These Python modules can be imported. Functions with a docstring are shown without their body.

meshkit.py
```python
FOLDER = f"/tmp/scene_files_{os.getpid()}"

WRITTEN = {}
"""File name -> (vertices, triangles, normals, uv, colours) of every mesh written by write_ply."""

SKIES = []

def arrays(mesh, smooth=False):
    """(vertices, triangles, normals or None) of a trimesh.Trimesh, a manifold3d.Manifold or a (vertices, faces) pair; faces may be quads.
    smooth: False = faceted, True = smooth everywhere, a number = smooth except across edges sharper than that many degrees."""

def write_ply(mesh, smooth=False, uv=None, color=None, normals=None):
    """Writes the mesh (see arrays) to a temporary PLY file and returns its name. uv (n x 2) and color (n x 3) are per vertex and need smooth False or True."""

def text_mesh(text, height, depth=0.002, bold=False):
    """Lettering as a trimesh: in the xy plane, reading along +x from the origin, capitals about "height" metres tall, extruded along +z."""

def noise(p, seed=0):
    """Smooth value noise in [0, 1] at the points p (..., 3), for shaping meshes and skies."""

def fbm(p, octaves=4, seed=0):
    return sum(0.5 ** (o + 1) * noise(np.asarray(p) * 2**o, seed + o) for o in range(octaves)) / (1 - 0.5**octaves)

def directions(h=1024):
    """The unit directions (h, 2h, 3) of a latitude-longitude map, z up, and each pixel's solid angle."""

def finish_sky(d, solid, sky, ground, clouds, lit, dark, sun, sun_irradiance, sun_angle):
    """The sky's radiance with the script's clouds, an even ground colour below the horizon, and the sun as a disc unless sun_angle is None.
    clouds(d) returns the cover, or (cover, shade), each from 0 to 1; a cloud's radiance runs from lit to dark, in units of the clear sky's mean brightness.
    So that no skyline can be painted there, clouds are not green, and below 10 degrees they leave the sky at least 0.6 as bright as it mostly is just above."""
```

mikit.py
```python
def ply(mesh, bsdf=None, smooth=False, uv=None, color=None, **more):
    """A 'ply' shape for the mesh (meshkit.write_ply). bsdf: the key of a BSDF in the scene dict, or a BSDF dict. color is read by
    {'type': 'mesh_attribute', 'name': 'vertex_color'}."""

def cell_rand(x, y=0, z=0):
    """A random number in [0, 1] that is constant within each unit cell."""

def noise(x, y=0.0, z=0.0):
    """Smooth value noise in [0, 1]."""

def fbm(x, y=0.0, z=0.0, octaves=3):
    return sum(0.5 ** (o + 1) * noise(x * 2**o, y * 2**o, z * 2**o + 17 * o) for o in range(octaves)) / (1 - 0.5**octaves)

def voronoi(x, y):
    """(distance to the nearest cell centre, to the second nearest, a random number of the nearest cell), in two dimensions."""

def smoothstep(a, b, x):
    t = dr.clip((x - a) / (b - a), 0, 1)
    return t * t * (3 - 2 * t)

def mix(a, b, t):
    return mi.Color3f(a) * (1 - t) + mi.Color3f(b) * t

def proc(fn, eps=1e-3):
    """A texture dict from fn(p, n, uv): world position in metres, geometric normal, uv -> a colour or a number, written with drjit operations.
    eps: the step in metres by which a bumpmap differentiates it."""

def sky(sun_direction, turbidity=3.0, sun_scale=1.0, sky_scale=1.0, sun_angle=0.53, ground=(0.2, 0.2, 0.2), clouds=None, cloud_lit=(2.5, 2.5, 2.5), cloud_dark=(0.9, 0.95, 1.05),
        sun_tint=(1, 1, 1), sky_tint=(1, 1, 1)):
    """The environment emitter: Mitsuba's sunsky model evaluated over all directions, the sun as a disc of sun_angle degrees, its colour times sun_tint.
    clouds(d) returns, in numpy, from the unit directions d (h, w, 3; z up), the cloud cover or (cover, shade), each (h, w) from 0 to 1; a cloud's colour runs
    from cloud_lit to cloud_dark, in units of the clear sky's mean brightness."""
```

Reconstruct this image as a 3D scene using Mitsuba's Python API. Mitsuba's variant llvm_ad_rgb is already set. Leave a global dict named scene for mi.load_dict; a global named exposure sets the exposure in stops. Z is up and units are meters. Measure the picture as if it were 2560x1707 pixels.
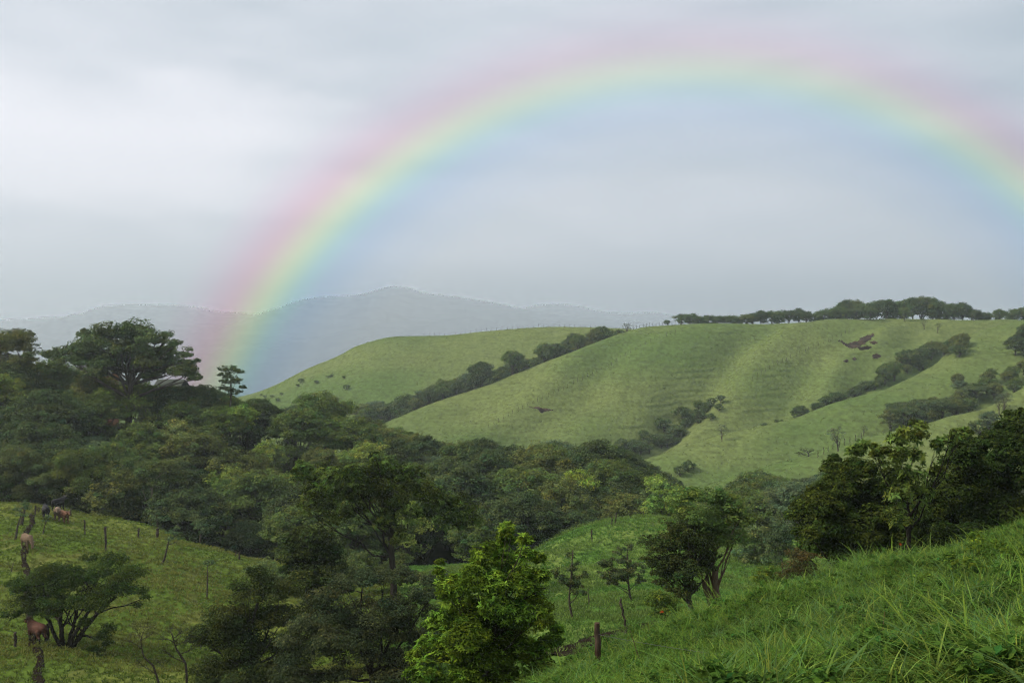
import math
import numpy as np, trimesh, drjit as dr, mitsuba as mi, manifold3d as m3
import mikit, meshkit
from mikit import noise, fbm, smoothstep, mix
from scipy.interpolate import PchipInterpolator, RegularGridInterpolator
from scipy.spatial import cKDTree

T = mi.ScalarTransform4f
scene, labels = {}, {}
F, HZ = 2745.0, 784.0            # focal length and horizon row, in pixels of the 2560 wide photograph

# ---------------------------------------------------------------- camera, sky, exposure
exposure = 2.32
scene['camera'] = {'type': 'perspective', 'fov': math.degrees(2 * math.atan(1280 / F)), 'fov_axis': 'x',
                   'near_clip': 0.3, 'far_clip': 20000.0, 'principal_point_offset_y': -(HZ - 853.5) / 1707,
                   'to_world': T().look_at(origin=[0, 0, 0], target=[0, 1, 0], up=[0, 0, 1]),
                   'medium': {'type': 'ref', 'id': 'haze_air'}}


def clouds(d):
    az = np.degrees(np.arctan2(d[..., 0], d[..., 1]))
    el = np.degrees(np.arcsin(np.clip(d[..., 2], -1, 1)))
    q = d / (np.abs(d[..., 2:3]) + 0.35)
    streak = meshkit.fbm(np.stack([d[..., 0] * 9, d[..., 1] * 9, d[..., 2] * 38], -1), 4, 3)
    broad = meshkit.fbm(np.stack([q[..., 0] * 2.2, q[..., 1] * 2.2, q[..., 2] * 5], -1), 4, 11)
    wob = meshkit.fbm(np.stack([d[..., 0] * 14, d[..., 1] * 14, d[..., 2] * 30], -1), 4, 23) - 0.5
    # the bright gap in the overcast, low on the left: an even base, a ragged top
    e = el + 3.6 * wob
    low = np.clip((e - 3.9) / 2.4, 0, 1)
    top = np.clip((14.6 - e) / 6.0, 0, 1)
    side = np.clip((-5.0 - az - 9 * wob) / 11, 0, 1) * np.clip((az + 44 - 9 * wob) / 10, 0, 1)
    gap = low * low * (3 - 2 * low) * top * top * (3 - 2 * top) * side * side * (3 - 2 * side)
    s = 0.72 + 0.22 * np.clip((az - 2) / 24, 0, 1) + 0.28 * (0.5 - broad) + 0.40 * (0.5 - streak)
    s = s - 0.42 * np.clip((el - 14) / 60, 0, 1)
    s = s - 0.34 * np.exp(-(el / 7.0) ** 2)
    s = s * (1 - 0.78 * gap)
    return np.ones_like(s), np.clip(s, 0, 1)


scene['sky'] = mikit.sky([-0.75, -0.10, 0.62], turbidity=3, sun_scale=0.5, sun_angle=14, sun_tint=(0.90, 1.0, 1.16), ground=(0.10, 0.13, 0.14), clouds=clouds,
                         cloud_lit=(2.62, 2.58, 2.74), cloud_dark=(1.13, 1.33, 1.53))
# the mist: one closed box of thin air round everything built
scene['haze_air'] = {'type': 'homogeneous', 'albedo': {'type': 'rgb', 'value': [0.875, 0.95, 1.0]}, 'sigma_t': 1 / 3700.0,
                     'phase': {'type': 'hg', 'g': 0.45}}
scene['clear'] = {'type': 'null'}
scene['haze'] = {'type': 'cube', 'to_world': T().translate([0, 7400, -78]) @ T().scale([11000, 7500, 392]),
                 'bsdf': {'type': 'ref', 'id': 'clear'}, 'interior': {'type': 'ref', 'id': 'haze_air'}}
labels['haze'] = {'kind': 'stuff', 'label': 'thin grey mist filling the valley', 'category': 'haze'}

# ---------------------------------------------------------------- materials
VC = {'type': 'mesh_attribute', 'name': 'vertex_color'}
scene['leaf_bsdf'] = {'type': 'principledthin', 'base_color': VC, 'roughness': 0.45, 'diff_trans': 0.6}
scene['blade_bsdf'] = {'type': 'principledthin', 'base_color': VC, 'roughness': 0.38, 'diff_trans': 0.7}
scene['wood_bsdf'] = {'type': 'twosided', 'b': {'type': 'diffuse', 'reflectance': VC}}
scene['hide_bsdf'] = {'type': 'twosided', 'b': {'type': 'principled', 'base_color': VC, 'roughness': 0.85}}


def c3(a, s=1.0):
    return mi.Color3f(a[0] * s, a[1] * s, a[2] * s)


def hill_col(p, n, uv):
    w = fbm(p.x * 0.05, p.y * 0.05, p.z * 0.05, 3)
    big = fbm(p.x * 0.018 + 9, p.y * 0.018, p.z * 0.03, 3)
    step = noise(p.x * 0.16, p.y * 0.08, (p.z + 3.0 * w) * 1.5)
    step2 = noise(p.x * 0.5 + 50, p.y * 0.25, (p.z + 3.0 * w) * 3.0)
    fine = fbm(p.x * 1.1, p.y * 0.7, p.z * 1.1, 3)
    c = mix((0.096, 0.146, 0.042), (0.144, 0.178, 0.058), smoothstep(0.3, 0.7, big))
    c = mix(c, (0.074, 0.092, 0.032), 0.34 * smoothstep(0.50, 0.82, step * 0.65 + step2 * 0.35))
    return c * (0.60 + 0.8 * fine)


def hill_bump(p, n, uv):
    w = fbm(p.x * 0.05, p.y * 0.05, p.z * 0.05, 2)
    return 0.40 * noise(p.x * 0.10, p.y * 0.05, (p.z + 3.0 * w) * 1.05) + 0.5 * fbm(p.x * 0.7, p.y * 0.4, p.z * 0.7, 3)


def pasture_col(p, n, uv):
    big = fbm(p.x * 0.11, p.y * 0.07, 0, 3)
    mid = fbm(p.x * 0.5 + 40, p.y * 0.28, 3, 3)
    fine = fbm(p.x * 2.2, p.y * 1.0, 7, 3)
    c = mix((0.085, 0.130, 0.022), (0.130, 0.158, 0.034), smoothstep(0.35, 0.68, big))
    c = mix(c, (0.175, 0.147, 0.056), 0.35 * smoothstep(0.60, 0.80, mid))
    c = mix(c, (0.030, 0.042, 0.010), 0.4 * smoothstep(0.55, 0.30, fine) * smoothstep(0.6, 0.35, mid))
    return c * (0.55 + 0.9 * fine)


def lush_col(p, n, uv):
    big = fbm(p.x * 0.15, p.y * 0.09, 0, 3)
    fine = fbm(p.x * 2.0, p.y * 1.0, 7, 3)
    c = mix((0.075, 0.155, 0.028), (0.130, 0.185, 0.042), smoothstep(0.35, 0.68, big))
    return c * (0.5 + 1.0 * fine)


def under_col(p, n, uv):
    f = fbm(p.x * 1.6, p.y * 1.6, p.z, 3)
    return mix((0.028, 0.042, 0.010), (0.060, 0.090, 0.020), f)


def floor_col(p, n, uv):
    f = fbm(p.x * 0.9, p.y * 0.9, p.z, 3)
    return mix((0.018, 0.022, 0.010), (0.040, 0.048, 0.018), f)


def mud_col(p, n, uv):
    f = fbm(p.x * 1.4, p.y * 1.4, p.z * 1.4, 3)
    return mix((0.010, 0.008, 0.006), (0.034, 0.026, 0.018), f)


def scar_col(p, n, uv):
    f = fbm(p.x * 0.5, p.y * 0.5, p.z * 0.8, 4)
    return mix((0.026, 0.019, 0.015), (0.082, 0.056, 0.038), smoothstep(0.35, 0.75, f))


def mount_col(p, n, uv):
    f = fbm(p.x * 0.006, p.y * 0.006, p.z * 0.02, 4)
    return mix((0.016, 0.024, 0.018), (0.032, 0.044, 0.030), f)


def grass_bump(p, n, uv):
    return 0.5 * fbm(p.x * 1.3, p.y * 0.7, p.z, 3)


for nm, fn, bf in (('hill', hill_col, hill_bump), ('pasture', pasture_col, grass_bump), ('lush', lush_col, grass_bump)):
    scene[nm + '_bsdf'] = {'type': 'twosided', 'b': {'type': 'bumpmap', 'scale': 1.0, 't': mikit.proc(bf, 0.15),
                           'b': {'type': 'diffuse', 'reflectance': mikit.proc(fn)}}}
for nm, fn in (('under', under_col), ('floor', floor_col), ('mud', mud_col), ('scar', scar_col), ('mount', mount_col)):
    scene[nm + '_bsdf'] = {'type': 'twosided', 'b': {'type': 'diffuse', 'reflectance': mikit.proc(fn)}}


def canopy_bump(p, n, uv):
    return 42 * noise(p.x * 0.11, p.y * 0.11, p.z * 0.11) + 16 * noise(p.x * 0.31, p.y * 0.31, p.z * 0.31)


scene['mount_bsdf'] = {'type': 'twosided', 'b': {'type': 'bumpmap', 'scale': 1.0, 't': mikit.proc(canopy_bump, 0.5), 'b': {'type': 'diffuse', 'reflectance': mikit.proc(mount_col)}}}


def tag(key, label=None, cat=None, group=None, kind=None):
    d = labels.setdefault(key, {})
    for k, v in (('label', label), ('category', cat), ('group', group), ('kind', kind)):
        if v:
            d[k] = v


used = {}
counted = {}                     # label with {o} -> [(photo column, key)], numbered from the left at the end


def tally(template, px, key):
    counted.setdefault(template, []).append((px, key))


def ordinal(n):
    return f"{n}{'th' if n % 100 in (11, 12, 13) else {1: 'st', 2: 'nd', 3: 'rd'}.get(n % 10, 'th')}"




def numbered(name):
    n = used.get(name, 0)
    used[name] = n + 1
    return name if n == 0 else f'{name}_{n:03d}'


# ---------------------------------------------------------------- terrain
# each line runs across the land at about one distance: photo column -> (row, metres away); the ground is a smooth surface through them
LN = {
 'A': [(-1200, 1985, 4), (3800, 1985, 4)],
 'B': [(-1200, 1880, 11), (0, 1880, 11), (1300, 1850, 11), (1500, 1800, 11), (1900, 1740, 11), (2560, 1690, 11), (3800, 1560, 11)],
 'C': [(-1200, 1800, 20), (0, 1850, 20), (650, 1850, 20), (1000, 1840, 20), (1300, 1770, 22), (1380, 1710, 25), (1500, 1650, 27), (1600, 1608, 28), (1700, 1578, 28),
       (1820, 1538, 28), (1920, 1508, 28), (2014, 1482, 28), (2117, 1440, 28), (2250, 1408, 29), (2400, 1388, 30), (2560, 1335, 31), (3100, 1210, 34), (3800, 1150, 34)],
 'D': [(-1200, 1780, 32), (0, 1800, 32), (1000, 1850, 31), (1300, 1760, 34), (1500, 1690, 37), (1600, 1655, 37), (1800, 1600, 37), (2000, 1500, 37), (2560, 1390, 39), (3800, 1200, 42)],
 'E': [(-1200, 1700, 55), (0, 1735, 56), (650, 1745, 53), (1000, 1720, 50), (1300, 1640, 48), (1400, 1600, 48), (1500, 1590, 48), (1640, 1573, 48), (1800, 1565, 48), (2000, 1520, 49), (2560, 1405, 50), (3800, 1300, 52)],
 'F': [(-1200, 1430, 80), (0, 1490, 80), (300, 1530, 80), (650, 1590, 80), (1000, 1560, 80), (1300, 1480, 80), (1400, 1455, 80), (1600, 1430, 80), (1800, 1450, 80), (2000, 1460, 80), (2560, 1400, 80), (3800, 1350, 80)],
 'G': [(-1200, 1220, 118), (0, 1256, 118), (73, 1262, 118), (175, 1280, 118), (256, 1295, 118), (366, 1317, 117), (530, 1372, 116), (658, 1405, 115), (850, 1420, 113), (1100, 1415, 112),
       (1250, 1402, 112), (1325, 1381, 112), (1420, 1333, 112), (1534, 1301, 112), (1611, 1295, 112), (1680, 1300, 112), (1800, 1335, 112), (2000, 1350, 112), (2560, 1330, 112), (3800, 1300, 112)],
 'H': [(-1200, 1310, 136), (0, 1335, 136), (300, 1370, 136), (650, 1450, 136), (1000, 1440, 136), (1600, 1400, 136), (2000, 1400, 136), (2560, 1380, 136), (3800, 1380, 136)],
 'I': [(-1200, 1010, 185), (0, 1060, 185), (300, 1068, 185), (600, 1100, 185), (800, 1150, 185), (1000, 1200, 185), (1200, 1232, 185), (1400, 1232, 185), (1550, 1240, 185), (1660, 1285, 185), (1800, 1335, 185), (2000, 1345, 185), (2560, 1310, 185), (3800, 1300, 185)],
 'J': [(-1200, 1140, 235), (0, 1150, 235), (600, 1160, 235), (1000, 1190, 235), (1600, 1245, 235), (2000, 1255, 235), (2560, 1190, 235), (3800, 1100, 235)],
 'K': [(-1200, 1130, 265), (600, 1140, 265), (1000, 1170, 265), (1400, 1215, 265), (1600, 1235, 265), (1760, 1215, 265), (1839, 1186, 265), (1941, 1157, 265), (2018, 1135, 265), (2121, 1100, 265), (2227, 1078, 265), (2285, 1066, 265),
       (2384, 1036, 265), (2461, 1020, 265), (2560, 970, 265), (3000, 860, 265), (3800, 800, 265)],
 'L': [(-1200, 1120, 287), (600, 1130, 287), (1000, 1150, 287), (1400, 1198, 287), (1600, 1222, 287), (1700, 1229, 287), (1839, 1219, 287), (2018, 1194, 287), (2285, 1134, 287), (2461, 1089, 287), (2560, 1044, 287), (3000, 944, 287), (3800, 914, 287)],
 'M': [(-1200, 1110, 312), (0, 1110, 312), (1000, 1125, 312), (1400, 1185, 312), (1560, 1172, 314), (1632, 1143, 316), (1700, 1118, 318), (1846, 1080, 323), (1985, 1044, 329), (2102, 1004, 335), (2201, 978, 341), (2249, 956, 347), (2322, 920, 360),
       (2431, 838, 380), (2560, 802, 396), (3000, 740, 410), (3800, 720, 410)],
 'N': [(-1200, 1105, 331), (0, 1105, 331), (1000, 1125, 331), (1400, 1170, 331), (1560, 1175, 334), (1632, 1160, 336), (1700, 1166, 338), (1846, 1132, 343), (1985, 1096, 349), (2102, 1060, 355), (2201, 1034, 361), (2249, 1014, 366), (2322, 979, 378),
       (2431, 892, 398), (2560, 854, 412), (3000, 804, 426), (3800, 784, 426)],
 'P': [(-1200, 1100, 356), (0, 1100, 356), (700, 1105, 358), (900, 1080, 364), (985, 1047, 372), (1084, 1007, 384), (1216, 963, 400), (1289, 934, 407), (1362, 905, 414), (1472, 865, 426), (1556, 835, 434), (1618, 817, 440), (1710, 812, 442),
       (1919, 810, 442), (2011, 806, 441), (2249, 797, 440), (2395, 800, 440), (2560, 800, 441), (3000, 780, 450), (3800, 770, 450)],
 'Q': [(-1200, 1090, 384), (0, 1090, 384), (700, 1095, 386), (900, 1085, 390), (985, 1070, 397), (1084, 1034, 408), (1216, 993, 423), (1362, 933, 437), (1472, 890, 448), (1556, 855, 456), (1618, 828, 462), (1710, 822, 464), (2560, 822, 464), (3800, 800, 470)],
 'R': [(-1200, 1065, 490), (0, 1062, 490), (300, 1050, 490), (480, 1025, 492), (560, 1008, 496), (633, 989, 500), (677, 971, 503), (768, 923, 508), (850, 888, 512), (890, 866, 515), (996, 841, 519), (1106, 839, 520), (1216, 828, 520), (1398, 817, 519),
       (1490, 819, 518), (1618, 824, 516), (1800, 830, 514), (2560, 830, 514), (3800, 820, 520)],
 'S': [(-1200, 1040, 600), (560, 1000, 600), (900, 930, 600), (1500, 900, 600), (3800, 900, 600)],
 'U': [(-1200, 1012, 722), (3800, 1012, 722)],
}
NU, U0, U1 = 760, -1100.0, 3700.0
US = np.linspace(U0, U1, NU)
LY, LZ = {}, {}
for k, pts in LN.items():
    a = np.array(pts, float)
    row, far = (np.interp(US, a[:, 0], a[:, i]) if len(a) < 3 else PchipInterpolator(a[:, 0], a[:, i])(US) for i in (1, 2))
    LY[k], LZ[k] = far, (HZ - row) / F * far
order = list(LN)
YS = np.concatenate([np.linspace(4, 40, 90, endpoint=False), np.linspace(40, 135, 110, endpoint=False), np.linspace(135, 300, 90, endpoint=False),
                     np.linspace(300, 540, 190, endpoint=False), np.linspace(540, 722, 25)])
ZG = np.stack([PchipInterpolator([LY[k][i] for k in order], [LZ[k][i] for k in order])(YS) for i in range(NU)], 1)
UG, YG = np.meshgrid(US, YS)
XG = (UG - 1280) / F * YG


def between(a, b, soft=0.25):
    t = (YG - LY[a]) / np.maximum(LY[b] - LY[a], 1e-6)
    return np.clip(t / soft, 0, 1) * np.clip((1 - t) / soft, 0, 1), np.clip(t, 0, 1)


def gn(sx, sy, seed, octv=3):
    return meshkit.fbm(np.stack([XG / sx, YG / sy, np.zeros_like(XG)], -1), octv, seed) - 0.5


# relief of each slope: tussocks near by, cattle steps and shallow ribs running down the far hill
w, _ = between('A', 'D', 0.1)
ZG = ZG + w * (1.0 * gn(2.6, 2.6, 5) + 0.6 * gn(7, 7, 6, 2))
w, _ = between('E', 'H', 0.12)
ZG = ZG + w * (0.55 * gn(3.5, 2.2, 7) + 0.8 * gn(14, 10, 8, 2))
w, t = between('N', 'P', 0.2)
rib = UG - 430 * t + 60 * gn(25, 25, 9, 2)
ribs = np.interp((rib - 1000) / 1600, [-1, 0, 0.06, 0.14, 0.22, 0.30, 0.345, 0.40, 0.47, 0.52, 0.57, 0.62, 0.68, 0.74, 0.80, 0.88, 1, 2],
                 [0, 0, .8, -.2, .6, .4, -1.1, .9, .3, -.8, .9, -.5, .7, -.4, .5, -.3, 0, 0])
from scipy.ndimage import gaussian_filter
ribs = gaussian_filter(ribs, (6, 3))
ZG = ZG + w * (6.3 * ribs * (UG > 1100) + 2.6 * gn(17, 17, 10))
w, _ = between('Q', 'R', 0.3)
ZG = ZG + w * (3.0 * gn(38, 38, 12, 3) + 0.7 * gn(8, 8, 13))
w, t = between('L', 'N', 0.15)
ZG = ZG + w * (1.6 * gn(12, 12, 14) + 0.5 * gn(4, 4, 15))
w, _ = between('J', 'L', 0.15)
ZG = ZG + w * (1.4 * gn(12, 12, 16) + 0.5 * gn(4, 4, 17))
ZF = RegularGridInterpolator((YS, US), ZG, bounds_error=False, fill_value=None)


def ground(x, y):
    x, y = np.asarray(x, float), np.asarray(y, float)
    return ZF(np.stack([y, x / y * F + 1280], -1))


def X(px, y):
    return (px - 1280) / F * y


def pt(px, py, y):
    return np.array([(px - 1280) / F * y, y, (HZ - py) / F * y])


def on(px, y):
    x = X(px, y)
    return np.array([x, y, float(ground(x, y))])


def hit(px, py, y0, y1):
    """the first ground point between y0 and y1 metres away seen at photo pixel (px, py)"""
    ys = np.linspace(y0, y1, 600)
    g = ground(X(px, ys), ys) - (HZ - py) / F * ys
    i = np.nonzero(g >= 0)[0]
    y = ys[i[0]] if len(i) else ys[np.argmax(g)]
    return on(px, y)


quad = np.arange(len(YS) * NU).reshape(len(YS), NU)
QA, QB, QC, QD = quad[:-1, :-1], quad[:-1, 1:], quad[1:, 1:], quad[1:, :-1]
VG = np.stack([XG, YG, ZG], -1).reshape(-1, 3)
ym = (YG[:-1, :-1] + YG[1:, 1:]) / 2
um = (UG[:-1, :-1] + UG[1:, 1:]) / 2
LYm = {k: (v[:-1] + v[1:]) / 2 for k, v in LY.items()}
zone = np.zeros(ym.shape, int)
for i, k in enumerate(('D', 'H', 'J', 'L', 'N', 'Q')):
    zone[ym > LYm[k]] = i + 1
zone[(zone == 1) & (um > 1000 + 0 * ym)] = 7
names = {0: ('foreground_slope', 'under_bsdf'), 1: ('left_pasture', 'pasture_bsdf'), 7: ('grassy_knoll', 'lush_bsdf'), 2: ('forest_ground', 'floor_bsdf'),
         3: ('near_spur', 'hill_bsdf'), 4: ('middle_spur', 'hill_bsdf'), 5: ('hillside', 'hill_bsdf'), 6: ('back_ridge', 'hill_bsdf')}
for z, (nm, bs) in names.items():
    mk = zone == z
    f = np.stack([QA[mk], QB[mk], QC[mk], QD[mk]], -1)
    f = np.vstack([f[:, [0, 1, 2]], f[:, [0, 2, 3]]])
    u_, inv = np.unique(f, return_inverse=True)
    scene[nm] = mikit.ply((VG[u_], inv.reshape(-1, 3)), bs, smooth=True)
    tag(nm, kind='structure')
tag('hillside', 'broad green hillside of grazed pasture with faint cattle steps', None, None)

# the low plain to the horizon and the mountains that stand on it
gx, gy = np.meshgrid(np.linspace(-10800, 10800, 70), np.concatenate([np.linspace(716, 1500, 30), np.linspace(1600, 14700, 60)]))
gz = np.interp(gy, [716, 1500, 1600, 14700], [-61.5, -440, -455, -455]) + np.interp(gy, [716, 800], [0, 24]) * (meshkit.fbm(np.stack([gx / 300, gy / 300, gx * 0], -1), 3, 2) - 0.5)
def grid_mesh(x, y, z):
    q = np.arange(x.size).reshape(x.shape)
    f = np.stack([q[:-1, :-1], q[:-1, 1:], q[1:, 1:], q[1:, :-1]], -1).reshape(-1, 4)
    return np.stack([x, y, z], -1).reshape(-1, 3), f
scene['valley_plain'] = mikit.ply(grid_mesh(gx, gy, gz), 'mount_bsdf', smooth=True)
tag('valley_plain', kind='structure')


def mountain(name, prof, y, depth, seed):
    a = np.array(prof, float)
    us = np.linspace(a[0, 0], a[-1, 0], 260)
    top = (HZ - PchipInterpolator(a[:, 0], a[:, 1])(us)) / F * y
    tt = np.linspace(-1, 1, 41)
    u, t = np.meshgrid(us, tt)
    x = (u - 1280) / F * y
    yy = y + t * depth
    nz = meshkit.fbm(np.stack([x / 560, yy / 560, 0 * x], -1), 4, seed) - 0.5
    z = -470 + (top[None] + 470) * (1 - (np.sqrt(t * t + 0.004) - 0.0632) ** 1.3) + 260 * nz * np.abs(t) * (1 - np.abs(t)) * 2 + 8 * nz * (1 - np.abs(t))
    scene[name] = mikit.ply(grid_mesh(x, yy, z), 'mount_bsdf', smooth=True)
    tag(name, kind='structure')


mountain('mountains', [(-900, 830), (-400, 805), (0, 799), (60, 797), (150, 792), (190, 797), (250, 788), (290, 775), (320, 760), (360, 761), (440, 764), (480, 777), (520, 780), (600, 784), (660, 788), (700, 775), (760, 750), (830, 741), (900, 738),
          (960, 722), (990, 717), (1020, 720), (1060, 733), (1130, 741), (1220, 755), (1290, 768), (1360, 782), (1480, 795), (1700, 815), (2000, 840)], 7800, 3200, 31)
mountain('distant_range', [(600, 830), (900, 800), (1150, 785), (1250, 778), (1310, 770), (1350, 762), (1400, 760), (1440, 765), (1500, 778), (1560, 783), (1620, 781), (1700, 790), (1900, 800), (2300, 815), (2900, 830)], 9600, 1200, 37)
tag('mountains', 'hazy grey mountains across the left and middle distance')
tag('distant_range', 'fainter low mountain range behind, right of the higher mountains')

# ---------------------------------------------------------------- the rainbow: a thin curved veil of lit rain, 900 m away
RY = 900.0
RS = RY / F
RC = np.array([(1742 - 1280) * RS, RY, (HZ - 1476) * RS])
RR = 1302 * RS
# what the veil lets through of the light behind it, by distance from the ring (photo pixels): violet-blue inside, then green, yellow, pink
BAND = [(-270, 1, 1, 1), (-180, .93, .96, 1.0), (-98, .83, .91, 1.0), (-56, .80, .965, .97), (-26, .90, 1.03, .88), (2, 1.02, 1.05, .84), (28, 1.05, .975, .87), (62, 1.05, .875, .905), (98, 1.03, .91, .95), (140, 1.01, .965, .985), (200, 1, 1, 1)]


def bow_col(p, n, uv):
    q = (dr.sqrt(dr.square(p.x - RC[0]) + dr.square(p.z - RC[2])) - RR) / RS
    k = dr.abs(p.x - RC[0]) / RR
    amount = (0.41 + 0.50 * k * k) * BOW        # half of it in each face of the veil; fuller towards the feet
    out = []
    for ch in (1, 2, 3):
        v = mi.Float(BAND[0][ch])
        for a, b in zip(BAND, BAND[1:]):
            v += (b[ch] - a[ch]) * smoothstep(a[0], b[0], q)
        out.append(1 - (1 - v) * amount)
    return mi.Color3f(*out)


BOW = 1.3
scene['bow_bsdf'] = {'type': 'thindielectric', 'int_ior': 1.00002, 'ext_ior': 1.0, 'specular_transmittance': mikit.proc(bow_col), 'specular_reflectance': 0.0}
th = np.linspace(math.radians(-18), math.radians(198), 260)
rr = RR + np.linspace(-330, 230, 40) * RS
faces_, verts_ = [], []
for sgn in (-1, 1):
    th_, r_ = np.meshgrid(th, rr)
    bulge = np.sin(np.linspace(0, np.pi, 40))[:, None] ** 0.5
    v, f = grid_mesh(RC[0] + r_ * np.cos(th_), RY + sgn * 14 * bulge + 0 * r_, RC[2] + r_ * np.sin(th_))
    faces_.append(f + len(v) * (sgn > 0))
    verts_.append(v)
scene['rainbow'] = mikit.ply((np.vstack(verts_), np.vstack(faces_)), 'bow_bsdf', smooth=False)
tag('rainbow', 'wide pale rainbow arching over the green hill, its left foot before the mountains', 'rainbow')
# ---------------------------------------------------------------- growing things
def frame(n):
    n = n / (np.linalg.norm(n, axis=1, keepdims=True) + 1e-9)
    a = np.cross(n, np.where(np.abs(n[:, 2:]) < 0.9, [0, 0, 1.0], [1.0, 0, 0]))
    a /= np.linalg.norm(a, axis=1, keepdims=True) + 1e-9
    return n, a, np.cross(n, a)


class MB:
    """collects faces with a colour at each corner, and makes one mesh of them"""
    def __init__(self):
        self.v, self.f, self.c, self.n = [], [], [], 0

    def add(self, v, f, c):
        v = np.asarray(v, float)
        self.v.append(v)
        self.f.append(np.asarray(f, int) + self.n)
        self.c.append(np.broadcast_to(np.asarray(c, float), (len(v), 3)))
        self.n += len(v)

    def quads(self, a, b, c, d, col):
        n = len(a)
        v = np.stack([a, b, c, d], 1).reshape(-1, 3)
        i = np.arange(n)[:, None] * 4
        f = np.concatenate([i + [[0, 1, 2]], i + [[0, 2, 3]]])
        self.add(v, f, np.repeat(np.broadcast_to(col, (n, 3)), 4, 0))

    def tube(self, p, r, col, sides=6, cap=True):
        p = np.asarray(p, float)
        r = np.broadcast_to(np.asarray(r, float), (len(p),))
        t = np.gradient(p, axis=0)
        _, a, b = frame(t)
        for i in range(1, len(p)):      # carry the frame along so that the sides do not twist
            if a[i] @ a[i - 1] < 0:
                a[i], b[i] = -a[i], -b[i]
        g = np.arange(sides) * 2 * np.pi / sides
        v = (p[:, None] + r[:, None, None] * (np.cos(g)[None, :, None] * a[:, None] + np.sin(g)[None, :, None] * b[:, None])).reshape(-1, 3)
        i, j = np.meshgrid(np.arange(len(p) - 1), np.arange(sides), indexing='ij')
        q = np.stack([i * sides + j, i * sides + (j + 1) % sides, (i + 1) * sides + (j + 1) % sides, (i + 1) * sides + j], -1).reshape(-1, 4)
        f = np.vstack([q[:, [0, 1, 2]], q[:, [0, 2, 3]]])
        if cap:
            e = (len(p) - 1) * sides
            f = np.vstack([f, [[e, e + k, e + k + 1] for k in range(1, sides - 1)]])
        self.add(v, f, col)

    def arrays(self):
        return np.vstack(self.v), np.vstack(self.f), np.vstack(self.c)

    def ply(self, bsdf, smooth=False, **more):
        v, f, c = self.arrays()
        return mikit.ply((v, f), bsdf, smooth=smooth, color=c, **more)


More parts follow.
